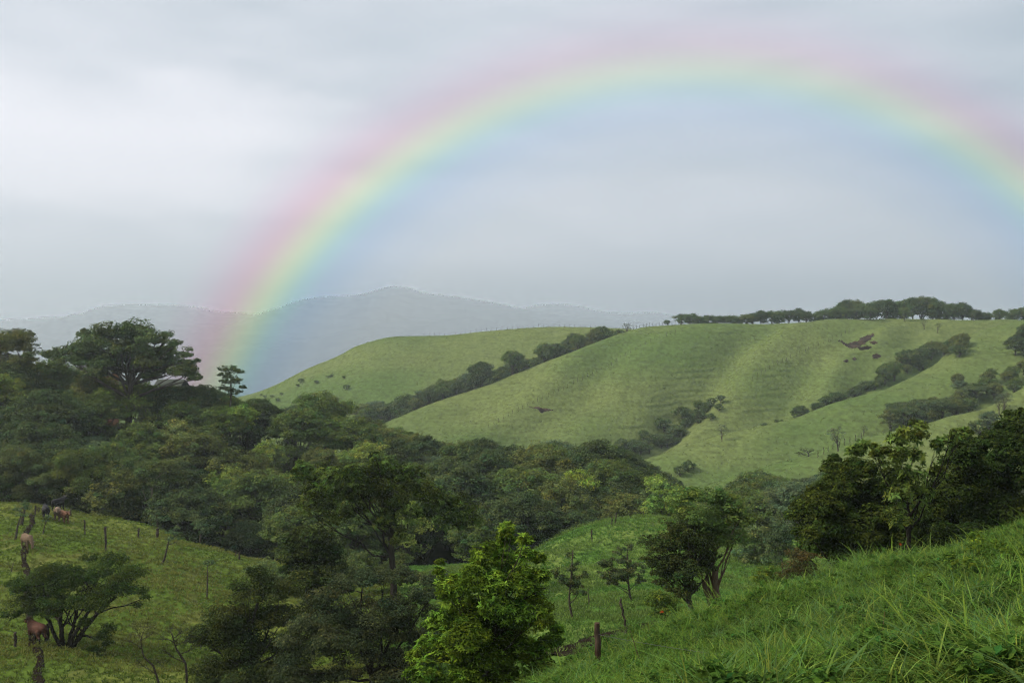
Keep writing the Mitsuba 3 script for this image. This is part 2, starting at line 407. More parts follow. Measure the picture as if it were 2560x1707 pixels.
GAIN, HERO_GAIN, LIT_SHARE = 2.6, 1.85, 0.08     # leaf brightness of the woods, of the single trees; share of leaves coloured paler, as if lit


def hue(col, n, rng, var=0.22, tint=0.10):
    g = rng.uniform(1 - var, 1 + var, (n, 1))
    k = rng.normal(0, tint, (n, 1))
    return np.clip(np.asarray(col) * g * np.hstack([1 + k, 1 + 0 * k, 1 - 0.6 * k]), 0.004, 0.9)


def put_leaves(mb, pos, nor, size, col, rng, aspect=0.55, droop=None):
    """flat diamond leaves (or sprays of them) facing nor"""
    n, a, b = frame(nor)
    g = rng.uniform(0, 2 * np.pi, (len(pos), 1))
    u = np.cos(g) * a + np.sin(g) * b
    if droop is not None:
        u = u * 0.6 + np.array([0, 0, -droop])
        u /= np.linalg.norm(u, axis=1, keepdims=True)
    w = np.cross(n, u)
    w /= np.linalg.norm(w, axis=1, keepdims=True) + 1e-9
    s = size[:, None]
    bend = n * s * 0.12
    mb.quads(pos - u * s * 0.5, pos + w * s * aspect * 0.5 + bend, pos + u * s * 0.5, pos - w * s * aspect * 0.5 + bend, col)


def put_strips(mb, base, tip, width, side, col):
    """long leaves of three joints from base to tip, bowed"""
    mid = (base + tip) / 2 + side[1]
    w = side[0] * width[:, None]
    mb.quads(base - w * 0.2, base + w * 0.2, mid + w * 0.5, mid - w * 0.5, col)
    mb.quads(mid - w * 0.5, mid + w * 0.5, tip + w * 0.04, tip - w * 0.04, col)


def fill(mb, c, r, rng, col, leaf, dens=1.0, flat=0.7, sub=0.42, var=0.22, tint=0.10, aspect=0.55, up=0.7, tufts=None, loose=0.0, droop=None, top=0.4):
    """a lobe of foliage: tufts over the lobe's body, leaves in each tuft"""
    c = np.asarray(c, float)
    k = tufts or max(6, int(20 * dens))
    d = rng.normal(0, 1, (k, 3))
    d /= np.linalg.norm(d, axis=1, keepdims=True)
    d[:, 2] = d[:, 2] * (1 - top) + top * np.abs(d[:, 2]) 
    tc = c + d * np.array([1, 1, flat]) * r * rng.uniform(0.45, 1.0 + loose, (k, 1))
    tr = r * sub * rng.uniform(0.7, 1.3, k)
    m = max(8, int(dens * 9.0 * (r * sub / leaf) ** 2))
    tcol = hue(col, k, rng, var * 0.8, tint)
    o = rng.normal(0, 1, (k, m, 3))
    o /= np.linalg.norm(o, axis=2, keepdims=True) + 1e-9
    rad = rng.uniform(0.25, 1, (k, m, 1)) ** 0.5
    o = o * rad
    pos = (tc[:, None] + o * tr[:, None, None] * np.array([1, 1, 0.62])).reshape(-1, 3)
    nor = (o * 0.7 + d[:, None] * 0.45 + np.array([0, 0, up * 1.3]) + rng.normal(0, 0.40, o.shape)).reshape(-1, 3)
    cc = np.repeat(tcol, m, 0)
    cc = cc * rng.uniform(1 - var, 1 + var, (len(cc), 1))
    lightened = rng.uniform(0, 1, len(cc)) < LIT_SHARE
    cc[lightened] = cc[lightened] * [2.0, 1.85, 1.4]  # paler colour stands in for light caught by the outer leaves
    put_leaves(mb, pos, nor, leaf * rng.uniform(0.7, 1.3, len(pos)), cc, rng, aspect, droop)
    return tc


def fill_rosettes(mb, c, r, rng, col, leaf, k, flat=0.9, n=8, width=0.26, var=0.2, upw=0.8):
    """a lobe of foliage made of whorls of long leaves at the twig ends"""
    d = rng.normal(0, 1, (k, 3))
    d /= np.linalg.norm(d, axis=1, keepdims=True)
    d[:, 2] = np.where(rng.uniform(0, 1, k) < 0.4, np.abs(d[:, 2]), d[:, 2])
    tc = np.asarray(c) + d * np.array([1, 1, flat]) * r * rng.uniform(0.35, 1.02, (k, 1))
    ax, a, b = frame(d * 0.6 + np.array([0, 0, upw]) + rng.normal(0, 0.25, (k, 3)))
    g = (np.arange(n) / n * 2 * np.pi)[None, :, None] + rng.uniform(0, 6.28, (k, 1, 1)) + rng.normal(0, 0.2, (k, n, 1))
    out = np.cos(g) * a[:, None] + np.sin(g) * b[:, None]
    lift = rng.uniform(-0.15, 0.75, (k, n, 1))
    dirn = out + ax[:, None] * lift
    dirn /= np.linalg.norm(dirn, axis=2, keepdims=True)
    L = leaf * rng.uniform(0.6, 1.2, (k, n, 1))
    base = np.repeat(tc[:, None], n, 1)
    tip = base + dirn * L - np.array([0, 0, 1]) * L * rng.uniform(0, 0.35, (k, n, 1))
    sd = np.cross(dirn, ax[:, None] + 0.01)
    sd /= np.linalg.norm(sd, axis=2, keepdims=True) + 1e-9
    bow = (ax[:, None] * L * 0.10).reshape(-1, 3)
    cc = np.repeat(hue(col, k, rng, var, 0.10), n, 0) * rng.uniform(0.8, 1.2, (k * n, 1))
    put_strips(mb, base.reshape(-1, 3), tip.reshape(-1, 3), (L * width).reshape(-1), (sd.reshape(-1, 3), bow), cc)


def limb_path(a, b, rng, wob=0.08, sag=0.15, n=6):
    a, b = np.asarray(a, float), np.asarray(b, float)
    L = np.linalg.norm(b - a)
    t = np.linspace(0, 1, n)[:, None]
    mid = (a + b) / 2 + np.array([0, 0, -sag * L * 0.3]) + rng.normal(0, wob, 3) * L
    p = (1 - t) ** 2 * a + 2 * t * (1 - t) * mid + t ** 2 * b
    p[1:-1] += rng.normal(0, wob * 0.25, (n - 2, 3)) * L
    return p


BARK = (0.075, 0.062, 0.048)
PALE = (0.17, 0.15, 0.125)


def wood_tree(mb, base, fork, tips, r0, rng, col=BARK, sides=7, stems=None):
    """trunk from base to fork, limbs from there to the tips"""
    base, fork = np.asarray(base, float), np.asarray(fork, float)
    p = limb_path(base, fork, rng, 0.05, 0, 7)
    mb.tube(p, r0 * np.array([1.45, 1.12, 1, .95, .9, .86, .8]), col, sides)
    for tpos in tips:
        s = p[rng.integers(3, 7)]
        L = np.linalg.norm(tpos - s)
        rr = r0 * rng.uniform(0.28, 0.5)
        mb.tube(limb_path(s, tpos, rng), np.linspace(rr, rr * 0.18, 6), col, 5)


# ---- kinds of forest tree, shared by many copies: shape groups of trunk and crown
KINDS = {}


def forest_kind(name, seed, H, R, col, leaf=0.34, flat=0.55, lobes=15, dens=1.0, base=0.38, trunk_col=BARK, var=0.22, up=0.8, loose=0.1, aspect=0.6, layered=False, tint=0.10):
    rng = np.random.default_rng(seed)
    col = np.array(col) * GAIN
    mb, wb = MB(), MB()
    tips = []
    for i in range(lobes):
        a = i * 2.39996 + rng.normal(0, 0.3)
        q = math.sqrt((i + 0.5) / lobes)
        rad = R * q * rng.uniform(0.72, 0.95)
        lr = R * rng.uniform(0.28, 0.42)
        z = H * base + (H * (1 - base) - lr * flat) * (math.sqrt(max(0, 1 - (q * 0.93) ** 2)) * rng.uniform(0.72, 1.0) + 0.05)
        c = np.array([rad * math.cos(a), rad * math.sin(a), z])
        tips.append(c)
        fill(mb, c, lr, rng, hue(col, 1, rng, 0.12, 0.05)[0], leaf, dens, flat if not layered else 0.32, 0.42, var, tint, aspect, up, loose=loose)
        if q > 0.6 and not layered:          # lower skirts
            c2 = c * [0.8, 0.8, 1] - [0, 0, H * rng.uniform(0.14, 0.28)]
            fill(mb, c2, lr * 0.9, rng, hue(col, 1, rng, 0.12, 0.05)[0], leaf, dens * 0.7, 0.7, 0.42, var, tint, aspect, up)
    wood_tree(wb, [0, 0, -1.2], [rng.normal(0, .3), rng.normal(0, .3), H * base * 0.95], tips, 0.022 * H + 0.05, rng, trunk_col)
    scene['kind_' + name] = {'type': 'shapegroup', 'crown': mb.ply('leaf_bsdf'), 'trunk': wb.ply('wood_bsdf', True)}
    KINDS[name] = (H, R)


for i, sd in enumerate((101, 102, 103)):
    forest_kind(f'dark_{i}', sd, 12, 5.4, (0.030, 0.043, 0.016), 0.32, 0.72, 22, 1.0, 0.34)
for i, sd in enumerate((111, 112, 113)):
    forest_kind(f'mid_{i}', sd, 12, 4.8, (0.046, 0.066, 0.018), 0.30, 0.8, 20, 1.0, 0.32)
for i, sd in enumerate((121, 122)):
    forest_kind(f'olive_{i}', sd, 11.5, 4.8, (0.056, 0.067, 0.020), 0.30, 0.8, 20, 1.0, 0.30, var=0.28)
for i, sd in enumerate((131, 132)):
    forest_kind(f'lime_{i}', sd, 10, 3.8, (0.080, 0.104, 0.022), 0.36, 0.6, 13, 0.8, 0.35, loose=0.3, var=0.3)
for i, sd in enumerate((141, 142)):
    forest_kind(f'grey_{i}', sd, 9.5, 4.4, (0.048, 0.068, 0.034), 0.28, 0.5, 16, 0.9, 0.33, loose=0.25, layered=(i == 1), trunk_col=PALE)
forest_kind('tall_0', 151, 13, 4.2, (0.040, 0.056, 0.018), 0.32, 0.5, 14, 0.9, 0.55, trunk_col=PALE)
for i, sd in enumerate((161, 162, 163)):
    forest_kind(f'bush_{i}', sd, 4.2, 2.5, (0.036, 0.054, 0.018), 0.30, 0.75, 10, 1.0, 0.16)
for i, sd in enumerate((171, 172)):
    forest_kind(f'umbrella_{i}', sd, 9, 5.6, (0.038, 0.052, 0.020), 0.32, 0.35, 18, 0.8, 0.55, loose=0.2, layered=True)
forest_kind('sapling_0', 181, 4.5, 1.3, (0.078, 0.120, 0.052), 0.20, 0.7, 9, 0.8, 0.45, trunk_col=PALE, loose=0.3)
forest_kind('thin_0', 191, 7, 2.4, (0.045, 0.055, 0.030), 0.22, 0.5, 11, 0.45, 0.45, loose=0.5)

WORD = {'dark': 'dark green', 'mid': 'mid green', 'olive': 'olive green', 'lime': 'bright yellow-green', 'grey': 'grey-green feathery', 'tall': 'tall pale-stemmed', 'bush': 'low bushy', 'umbrella': 'flat-topped', 'sapling': 'pale slender', 'thin': 'thin open-crowned'}


def plant(kind, pos, h, rng, label, group=None, name='tree', cat='tree', wide=1.0, lean=0.0):
    key = numbered(name)
    H, R = KINDS[kind]
    s = h / H
    m = T().translate([float(v) for v in pos]) @ T().rotate([0, 0, 1], float(rng.uniform(0, 360))) @ T().rotate([1, 0, 0], float(rng.normal(0, 2) + lean)) @ T().scale([s * wide, s * wide, s])
    scene[key] = {'type': 'instance', 'to_world': m, 'g': {'type': 'ref', 'id': 'kind_' + kind}}
    tag(key, label, cat, group)
    if '{o}' in label:
        tally(label, pos[0] / pos[1] * F + 1280, key)
    return key


# ---- the forest on the left hillside and in the valley
rng = np.random.default_rng(7)
cand = []
for _ in range(14000):
    px, y = rng.uniform(-120, 1720), rng.uniform(127, 196)
    x = X(px, y)
    front = np.interp(px, [-120, 0, 660, 1000, 1300, 1720], [131, 131, 128, 126, 128, 134])
    if y < front:
        continue
    if all((x - a) ** 2 + (y - b) ** 2 > (5.9 + 0.012 * (y - 127)) ** 2 for a, b, _ in cand):
        cand.append((x, y, px))
pick = ['dark_0', 'dark_1', 'dark_2', 'mid_0', 'mid_1', 'mid_2', 'olive_0', 'olive_1', 'lime_0', 'lime_1', 'grey_0', 'grey_1', 'tall_0']
wood = []
for x, y, px in cand:
    right = np.clip((px - 900) / 500, 0, 1)
    p = np.array([.09, .09, .09, .11, .11, .11, .08, .08, .07, .06, .06, .06, .04])
    p = p * np.where(np.arange(13) < 3, 1 + 3.5 * right, 1)
    k = pick[rng.choice(13, p=p / p.sum())]
    z = float(ground(x, y)) - 0.2
    h = KINDS[k][0] * rng.uniform(0.66, 1.10) * (0.88 if y < 135 else 1)
    # keep the tops under the skyline of the photograph
    sky_row = np.interp(px, [-120, 0, 100, 160, 300, 400, 500, 560, 620, 690, 760, 850, 900, 1000, 1090, 1160, 1200, 1260, 1340, 1420, 1500, 1580, 1660, 1680, 1720],
                        [860, 885, 880, 915, 934, 955, 965, 980, 990, 1000, 1010, 1030, 1035, 1062, 1100, 1095, 1090, 1110, 1100, 1090, 1100, 1130, 1180, 1215, 1250])
    h = min(h, (HZ - sky_row) / F * y - z)
    if h > 3.0:
        wood.append((y, px, x, z, h, k, rng.uniform(0.9, 1.12) * min(1.3, max(1, (KINDS[k][0] * .7 / h) ** .5)), 'left forest'))

# valley woods right of the forest, below the grassy spurs
cand2 = []
for _ in range(6000):
    px, y = rng.uniform(1690, 2200), rng.uniform(122, 246)
    x = X(px, y)
    if all((x - a) ** 2 + (y - b) ** 2 > 5.2 ** 2 for a, b, _ in cand2):
        cand2.append((x, y, px))
for x, y, px in cand2:
    k = pick[rng.choice(13, p=np.array([.08, .08, .08, .1, .1, .1, .08, .08, .04, .04, .1, .08, .04]))]
    z = float(ground(x, y)) - 0.2
    sky_row = np.interp(px, [1690, 1760, 1800, 1850, 1900, 1960, 2010, 2060, 2200], [1235, 1225, 1235, 1200, 1165, 1195, 1195, 1180, 1180])
    h = min(KINDS[k][0] * rng.uniform(0.7, 1.0), (HZ - sky_row) / F * y - z)
    if h > 2.5:
        wood.append((y, px, x, z, h, k, rng.uniform(0.9, 1.15), 'valley wood'))
# plant those that stand clear of the ones in front of them
front = np.full(4200, 1e9)
wood.sort()
ys_ = {w: np.quantile([a[0] for a in wood if a[7] == w], [.22, .42, .62, .82]) for w in ('left forest', 'valley wood')}
for y, px, x, z, h, k, wide, where in wood:
    rw = KINDS[k][1] * h / KINDS[k][0] * wide / y * F * 0.8
    a, b = int(px - rw + 700), int(px + rw + 700)
    toprow = HZ - (z + h * 0.93) / y * F
    ell = toprow + 0.35 * h / y * F * (np.linspace(-1, 1, b - a) ** 2)
    clear = np.mean(front[a:b] - ell > 5)
    front[a:b] = np.minimum(front[a:b], ell + 4)
    if clear < 0.12 or px < -110:
        continue
    kind = k.split('_')[0]
    row = ['front', 'second', 'third', 'fourth', 'rear'][int(np.searchsorted(ys_[where], y))]
    plant(k, (x, y, z), h, rng, f'{{o}} {WORD[kind]} tree from the left in the {row} row of the {where}', f'trees of the {where}', wide=wide)

for px, row, y, k, lb in ((112, 884, 181, 'mid_0', 'rounded tree on the skyline between the left edge tree and the huge tree'), (160, 902, 184, 'mid_2', 'rounded tree just left of the huge spreading tree'), (222, 925, 176, 'olive_0', 'olive tree under the left side of the huge spreading tree'),
                          (395, 952, 178, 'mid_1', 'green tree under the right side of the huge spreading tree'), (458, 948, 177, 'dark_1', 'dark tree at the right end of the huge spreading tree'), (520, 958, 178, 'dark_0', 'dark tree on the skyline left of the small open tree'), (628, 985, 184, 'mid_0', 'green tree on the skyline right of the small open tree'), (615, 1040, 180, 'bush_0', 'dark bush filling the gap on the upper right of the forest'), (640, 1050, 182, 'bush_2', 'second dark bush in the gap on the upper right of the forest')):
    b_ = on(px, y)
    plant(k, b_ - [0, 0, .2], (HZ - row) / F * y - b_[2], rng, lb, None, 'tree' if 'bush' not in lb else 'bush', 'tree' if 'bush' not in lb else 'bush')

# ---- trees along the skyline of the green hill
top = [(1690, 800), (1700, 782), (1725, 778), (1745, 783), (1765, 786), (1790, 783), (1825, 786), (1850, 783), (1880, 780), (1905, 770), (1950, 769), (1990, 767), (2010, 771), (2030, 785), (2065, 762), (2100, 755), (2131, 742), (2160, 745),
       (2190, 744), (2212, 738), (2250, 738), (2303, 735), (2330, 741), (2358, 751), (2385, 752), (2413, 755), (2440, 772), (2465, 778), (2500, 769), (2530, 767), (2560, 765), (2640, 762)]
ta = np.array(top, float)
px = 1704.0
while px < 2640:
    y = 447 + rng.uniform(0, 12)
    row = np.interp(px, ta[:, 0], ta[:, 1])
    b = on(px, y)
    b[2] -= 0.3
    h = max(2.5, (HZ - row) / F * y - b[2]) * rng.uniform(0.9, 1.0)
    k = ['dark_0', 'dark_1', 'dark_2', 'mid_0', 'olive_0', 'bush_0', 'bush_1', 'bush_2'][rng.choice(8, p=[.12, .12, .12, .08, .06, .16, .17, .17])]
    plant(k, b, h, rng, '{o} tree from the left in the dark row along the top of the green hill', 'trees along the top of the green hill', wide=max(1.0, min(1.9, 7.5 / h)) * rng.uniform(0.8, 1.1))
    px += rng.uniform(16, 27)
for px, row, y, k, lb in ((1667, 798, 441, 'bush_0', 'tiny lone bush on the hilltop left of the tree row'), (1548, 822, 446, 'bush_1', 'small bush at the upper end of the gully trees'), (1566, 806, 446, 'thin_0', 'tiny tree at the upper end of the gully trees'),
                          (2116, 772, 439, 'umbrella_0', 'small flat-topped tree above the bare earth slip, leftmost of three'), (2142, 770, 437, 'umbrella_1', 'small flat-topped tree above the bare earth slip, middle of three'), (2176, 768, 436, 'umbrella_0', 'small flat-topped tree above the bare earth slip, rightmost of three'),
                          (2262, 765, 434, 'mid_1', 'tree standing forward of the hilltop row, right of the earth slip'), (2310, 795, 424, 'thin_0', 'faint thin tree on the shaded slope right of the earth slip'), (2345, 806, 420, 'thin_0', 'lower faint thin tree on the shaded slope right of the earth slip'), (2432, 780, 436, 'thin_0', 'thin tree on the dip between hill and right spur')):
    b = on(px, y)
    plant(k, b, max(1.5, (HZ - row) / F * y - b[2]), rng, lb)

# ---- trees in the gullies of the hill
BUSH = ['bush_0', 'bush_1', 'bush_2']
ga = np.array([(925, 992), (941, 981), (1010, 965), (1077, 938), (1153, 917), (1201, 898), (1260, 880), (1303, 857), (1380, 843), (1435, 828), (1501, 811), (1545, 822), (1560, 830)], float)
px = 905.0
while px < 1545:
    for _ in range(2):
        q = px + rng.uniform(-8, 8)
        y0, y1 = np.interp(q, US, LY['P']), np.interp(q, US, LY['Q'])
        y = y0 + rng.uniform(3, 36)
        b = on(q, y)
        row = np.interp(q, ga[:, 0], ga[:, 1])
        h = np.clip((HZ - row) / F * y - b[2], 2, 11) * rng.uniform(0.8, 1.02)
        h *= rng.choice([0.6, 0.85, 1.0], p=[.2, .3, .5])
        k = (pick + BUSH)[rng.choice(16, p=np.array([.08, .08, .06, .10, .10, .10, .08, .06, .02, .02, .08, .06, .01, .05, .05, .05]))]
        plant(k, b, h, rng, '{o} tree from the left in the diagonal gully wood on the hillside', 'trees of the diagonal gully wood', wide=max(1.0, min(1.7, 6.5 / h)) * rng.uniform(0.85, 1.1))
    px += rng.uniform(13, 20)


def scatter_band(pts, n, hgt, label, group, kinds, y0, y1, spread=(14, 10), name='bush', cat='bush'):
    """bushes on the ground along a line of photo points"""
    a = np.array(pts, float)
    d = np.concatenate([[0], np.cumsum(np.hypot(*np.diff(a, axis=0).T))])
    for i in range(n):
        s = (i + rng.uniform(0.2, 0.8)) / n * d[-1]
        b = hit(np.interp(s, d, a[:, 0]) + rng.uniform(-1, 1) * spread[0], np.interp(s, d, a[:, 1]) + rng.uniform(-1, 1) * spread[1], y0, y1)
        hh = rng.uniform(*hgt) * rng.choice([0.65, 1.0], p=[.3, .7])
        k = kinds[rng.integers(len(kinds))]
        plant(k, b, hh, rng, label, group, name, cat, wide=rng.uniform(0.95, 1.25))


scatter_band([(1560, 1140), (1620, 1120), (1680, 1090), (1740, 1055), (1800, 1012)], 38, (2.6, 5.2), '{o} dark bush from the left in the gully at the foot of the broad hillside', 'bushes in the gully at the foot of the broad hillside', BUSH + ['mid_1', 'grey_0'], 320, 440, (22, 18))
scatter_band([(1985, 1050), (2060, 1018), (2130, 992), (2190, 968)], 20, (2.5, 4), '{o} low dark bush from the left along the crease above the middle spur', 'bushes along the crease above the middle spur', BUSH, 340, 420, (8, 5))
scatter_band([(1760, 1120), (1840, 1098), (1930, 1068), (2000, 1045)], 9, (0.8, 1.6), '{o} tiny shrub from the left along the crease above the middle spur', 'tiny shrubs along the crease above the middle spur', BUSH, 330, 420, (8, 4))
scatter_band([(2190, 965), (2215, 955), (2240, 950)], 4, (6, 8), '{o} large round bush from the left in the crease above the middle spur', 'large round bushes in the crease above the middle spur', ['mid_2', 'mid_0'], 345, 420, (8, 4))
scatter_band([(2255, 925), (2310, 905), (2370, 885), (2420, 870)], 22, (4, 6.5), '{o} brownish-green bush from the left in the upper crease of the right spur', 'brownish bushes in the upper crease of the right spur', ['olive_0', 'olive_1', 'bush_1'], 345, 430, (14, 14))
scatter_band([(2225, 1066), (2290, 1064), (2350, 1058), (2400, 1045), (2455, 1015)], 22, (4.5, 7.5), '{o} dark tree from the left in the thicket on the middle spur', 'trees of the thicket on the middle spur', ['dark_0', 'mid_1', 'olive_0', 'umbrella_0', 'mid_2'], 270, 330, (16, 14), 'tree', 'tree')
scatter_band([(2400, 965), (2460, 980), (2520, 975), (2560, 950)], 11, (4.5, 7), '{o} grey-brown tree from the left on the upper right spur above the dark thicket', 'grey-brown trees on the upper right spur', ['olive_1', 'mid_2', 'grey_0'], 285, 350, (20, 24), 'tree', 'tree')
scatter_band([(2545, 890), (2565, 885), (2590, 880)], 5, (8, 11), '{o} tall dark tree from the left at the right edge of the hillside', 'tall dark trees at the right edge of the hillside', ['dark_0', 'dark_2'], 300, 390, (14, 8), 'tree', 'tree')
scatter_band([(640, 985), (720, 1000), (800, 1000), (870, 985)], 12, (1.5, 3.5), '{o} low scrub bush from the left on the slope of the back ridge', 'scrub bushes on the slope of the back ridge', BUSH, 400, 515, (20, 14))
scatter_band([(740, 965), (800, 955), (860, 945)], 7, (1.0, 2.5), '{o} small scrub bush from the left, higher on the slope of the back ridge', 'small scrub bushes on the back ridge', BUSH, 420, 515, (16, 10))
for px, row, h, k, lb, y0, y1, ln in ((2094, 1128, 6.2, 'thin_0', 'leaning thin tree on the low spur, right of the dead snag', 240, 275, 8), (1806, 1102, 5.0, 'thin_0', 'sparse small tree on the middle spur slope', 300, 330, 0), (2473, 1085, 5.5, 'grey_0', 'grey round bush high on the low right spur', 230, 275, 0),
                                      (2450, 1090, 4.2, 'bush_2', 'smaller bush beside the grey round bush on the low right spur', 230, 275, 0), (2498, 1035, 4.4, 'thin_0', 'slender tree on the right spur, left of a pair', 240, 290, 0), (2512, 1038, 5.6, 'thin_0', 'slender taller tree on the right spur, right of a pair', 240, 290, 0),
                                      (2160, 1090, 3.2, 'thin_0', 'faint leafless sapling beside the middle spur', 270, 325, 0), (1700, 1190, 3.0, 'bush_1', 'bush at the lower end of the middle spur', 260, 330, 0), (1722, 1180, 3.5, 'bush_0', 'second bush at the lower end of the middle spur', 260, 330, 0)):
    plant(k, hit(px, row, y0, y1), h, rng, lb, None, 'tree' if 'bush' not in lb else 'bush', 'tree' if 'bush' not in lb else 'bush', lean=ln)


# ---- trees that stand out: each built from its own lobes of foliage, given at photo points and set at its own distance
def hero(name, cat, label, y, base, lobes, col, seed, leaf=0.2, dens=1.0, flat=0.7, r0=0.18, fork=None, stems=None, bark=BARK, depth=0.8, style='leaf', nlimb=14, whorl=None, sink=0.4, tube_to=None, part=None, **kw):
    """base: photo column and distance offset of the foot; lobes: (px, row, radius in px); depth: spread of the lobes in distance, in lobe radii"""
    rng = np.random.default_rng(seed)
    col = np.array(col) * (HERO_GAIN if y < 90 else GAIN)
    s = y / F
    key = numbered(name)
    tag(key, label, cat)
    foot = on(base, y)
    foot[2] -= sink
    mb = MB()
    cs = []
    allx = np.array([l[0] for l in lobes], float)
    half = max(allx.max() - allx.min(), 40) / 2 * s
    for l in lobes:
        r = l[2] * s
        mid = abs(l[0] - allx.mean()) / ((allx.max() - allx.min()) / 2 + 1)
        dy = rng.uniform(-1, 1) * half * depth * math.sqrt(max(0.05, 1 - mid * mid))
        c = pt(l[0], l[1], y)
        c = c * (1 + dy / y)
        cs.append((c, r))
        cc = hue(col, 1, rng, 0.14, 0.06)[0]
        if style == 'both':          # shaded body and lit outer whorls, painted in by darker and lighter leaf colour
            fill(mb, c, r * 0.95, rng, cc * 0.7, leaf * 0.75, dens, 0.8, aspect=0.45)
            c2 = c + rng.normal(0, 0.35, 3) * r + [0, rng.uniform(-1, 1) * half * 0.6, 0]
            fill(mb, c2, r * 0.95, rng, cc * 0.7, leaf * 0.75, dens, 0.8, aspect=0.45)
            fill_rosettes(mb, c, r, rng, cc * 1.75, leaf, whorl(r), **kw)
        elif style == 'whorl':
            fill_rosettes(mb, c, r, rng, cc, leaf, whorl(r), **kw)
        else:
            fill(mb, c, r * 1.12, rng, cc, leaf, dens, flat, **kw)
            c2 = c + rng.normal(0, 0.35, 3) * r + [0, rng.uniform(-1, 1) * half * 0.7, 0]
            fill(mb, c2, r * 1.05, rng, hue(col, 1, rng, 0.14, 0.06)[0], leaf, dens, flat, **kw)
    scene[key + '__' + (part or 'crown')] = mb.ply('leaf_bsdf')
    fk = foot + [0, 0, 1.5] if fork is None else pt(fork[0], fork[1], y)
    for i, st in enumerate(stems or [fk]):
        wb = MB()
        e = pt(st[0], st[1], y + (rng.uniform(-.3, .3) * half if i else 0)) if len(st) == 2 else st
        p = limb_path(foot + [rng.normal(0, r0 * .4) if i else 0, 0, 0], e, rng, 0.05, 0, 7)
        wb.tube(p, r0 * (1 if i == 0 else 0.75) * np.array([1.5, 1.15, 1, .93, .88, .8, .72]), bark, 8)
        scene[key + '__' + ('trunk' if i == 0 else f'trunk_{i:03d}')] = wb.ply('wood_bsdf', True)
        stems_end = e
        near = sorted(range(len(cs)), key=lambda j: np.linalg.norm(cs[j][0] - e))[: nlimb if not stems else max(3, nlimb // len(stems))]
        if i == 0 and not stems:
            near = list(rng.permutation(len(cs))[:nlimb])
        lb = MB()
        for j in near:
            a = p[rng.integers(4, 7)]
            if cs[j][0][2] < a[2] + 0.1 * np.linalg.norm(cs[j][0] - a):
                continue
            lp = limb_path(a, cs[j][0], rng, 0.06, 0.2)
            rr = r0 * rng.uniform(0.28, 0.5)
            lb.tube(lp, np.linspace(rr, rr * 0.15, 6), bark, 5)
            for _ in range(2):
                q = lp[rng.integers(2, 5)]
                lb.tube(limb_path(q, cs[j][0] + rng.normal(0, 0.6, 3) * cs[j][1], rng, 0.08, 0.1, 4), np.linspace(rr * 0.45, rr * 0.1, 4), bark, 4)
        if lb.n:
            scene[key + '__' + ('limbs' if i == 0 else f'limbs_{i:03d}')] = lb.ply('wood_bsdf', True)
    return key, cs, foot


hero('emergent_tree', 'tree', 'huge spreading tree standing above the left forest with sky showing through its crown', 172, 320,
     [(315, 832, 28), (280, 838, 26), (352, 828, 24), (398, 850, 24), (420, 836, 12), (442, 858, 12), (240, 850, 26), (206, 836, 12), (210, 868, 25), (172, 880, 22), (142, 878, 13), (126, 884, 9), (250, 885, 28), (300, 872, 28), (350, 870, 28), (390, 890, 26),
      (425, 900, 20), (455, 908, 16), (480, 930, 15), (442, 930, 20), (400, 925, 22), (350, 922, 25), (300, 922, 22), (190, 905, 18), (240, 915, 18), (495, 945, 10), (150, 905, 16), (330, 850, 24), (270, 860, 24), (475, 905, 8), (320, 895, 28), (270, 905, 26), (370, 905, 26), (225, 890, 24), (415, 875, 22), (185, 895, 20), (130, 890, 14), (460, 930, 16), (385, 940, 20), (250, 935, 18)],
     (0.040, 0.056, 0.020), 301, leaf=0.40, dens=1.1, flat=0.8, r0=0.55, fork=(325, 930), depth=0.6, nlimb=30, sub=0.5, loose=0.2, part='crown')
hero('small_skyline_tree', 'tree', 'small open tree silhouetted on the skyline at the end of the left forest', 172, 575,
     [(560, 925, 9), (582, 921, 10), (596, 930, 8), (570, 942, 10), (590, 950, 9), (603, 968, 7), (553, 936, 5), (575, 932, 11), (585, 955, 10), (565, 955, 9), (578, 972, 10), (560, 970, 9), (592, 978, 12)], (0.034, 0.048, 0.018), 302, leaf=0.36, dens=0.6, r0=0.16, fork=(577, 960), loose=0.3, nlimb=7)
hero('edge_tree', 'tree', 'olive-brown dense tree at the left edge, above the forest', 176, 20,
     [(10, 848, 32), (45, 868, 32), (72, 898, 22), (20, 910, 38), (60, 930, 34), (-30, 870, 40), (-20, 930, 40)], (0.056, 0.062, 0.018), 303, leaf=0.34, dens=1.1, r0=0.3, fork=(20, 950))
hero('pale_edge_tree', 'tree', 'faint tree behind the olive-brown tree at the left edge', 196, 60, [(40, 828, 12), (62, 832, 12), (78, 836, 8), (30, 840, 12), (60, 850, 16), (80, 862, 12), (84, 880, 14)], (0.038, 0.05, 0.024), 304, leaf=0.4, dens=0.6, r0=0.2, fork=(60, 900), loose=.3)
hero('round_topped_tree', 'tree', 'large round mid-green tree at the right shoulder of the left forest', 186, 810,
     [(810, 1005, 34), (770, 1022, 28), (848, 1030, 30), (800, 1045, 42), (842, 1066, 38), (775, 1072, 34), (820, 1090, 38), (880, 1075, 26)], (0.052, 0.074, 0.020), 305, leaf=0.34, dens=1.1, r0=0.3, flat=0.75)
hero('lime_tree', 'tree', 'bright yellow-green thin-leaved tree below the dark domes of the forest', 150, 1440,
     [(1440, 1188, 22), (1410, 1205, 18), (1465, 1205, 22), (1435, 1220, 22), (1480, 1222, 14), (1400, 1222, 14)], (0.130, 0.160, 0.026), 306, leaf=0.34, dens=0.7, flat=0.5, r0=0.16, loose=0.3)
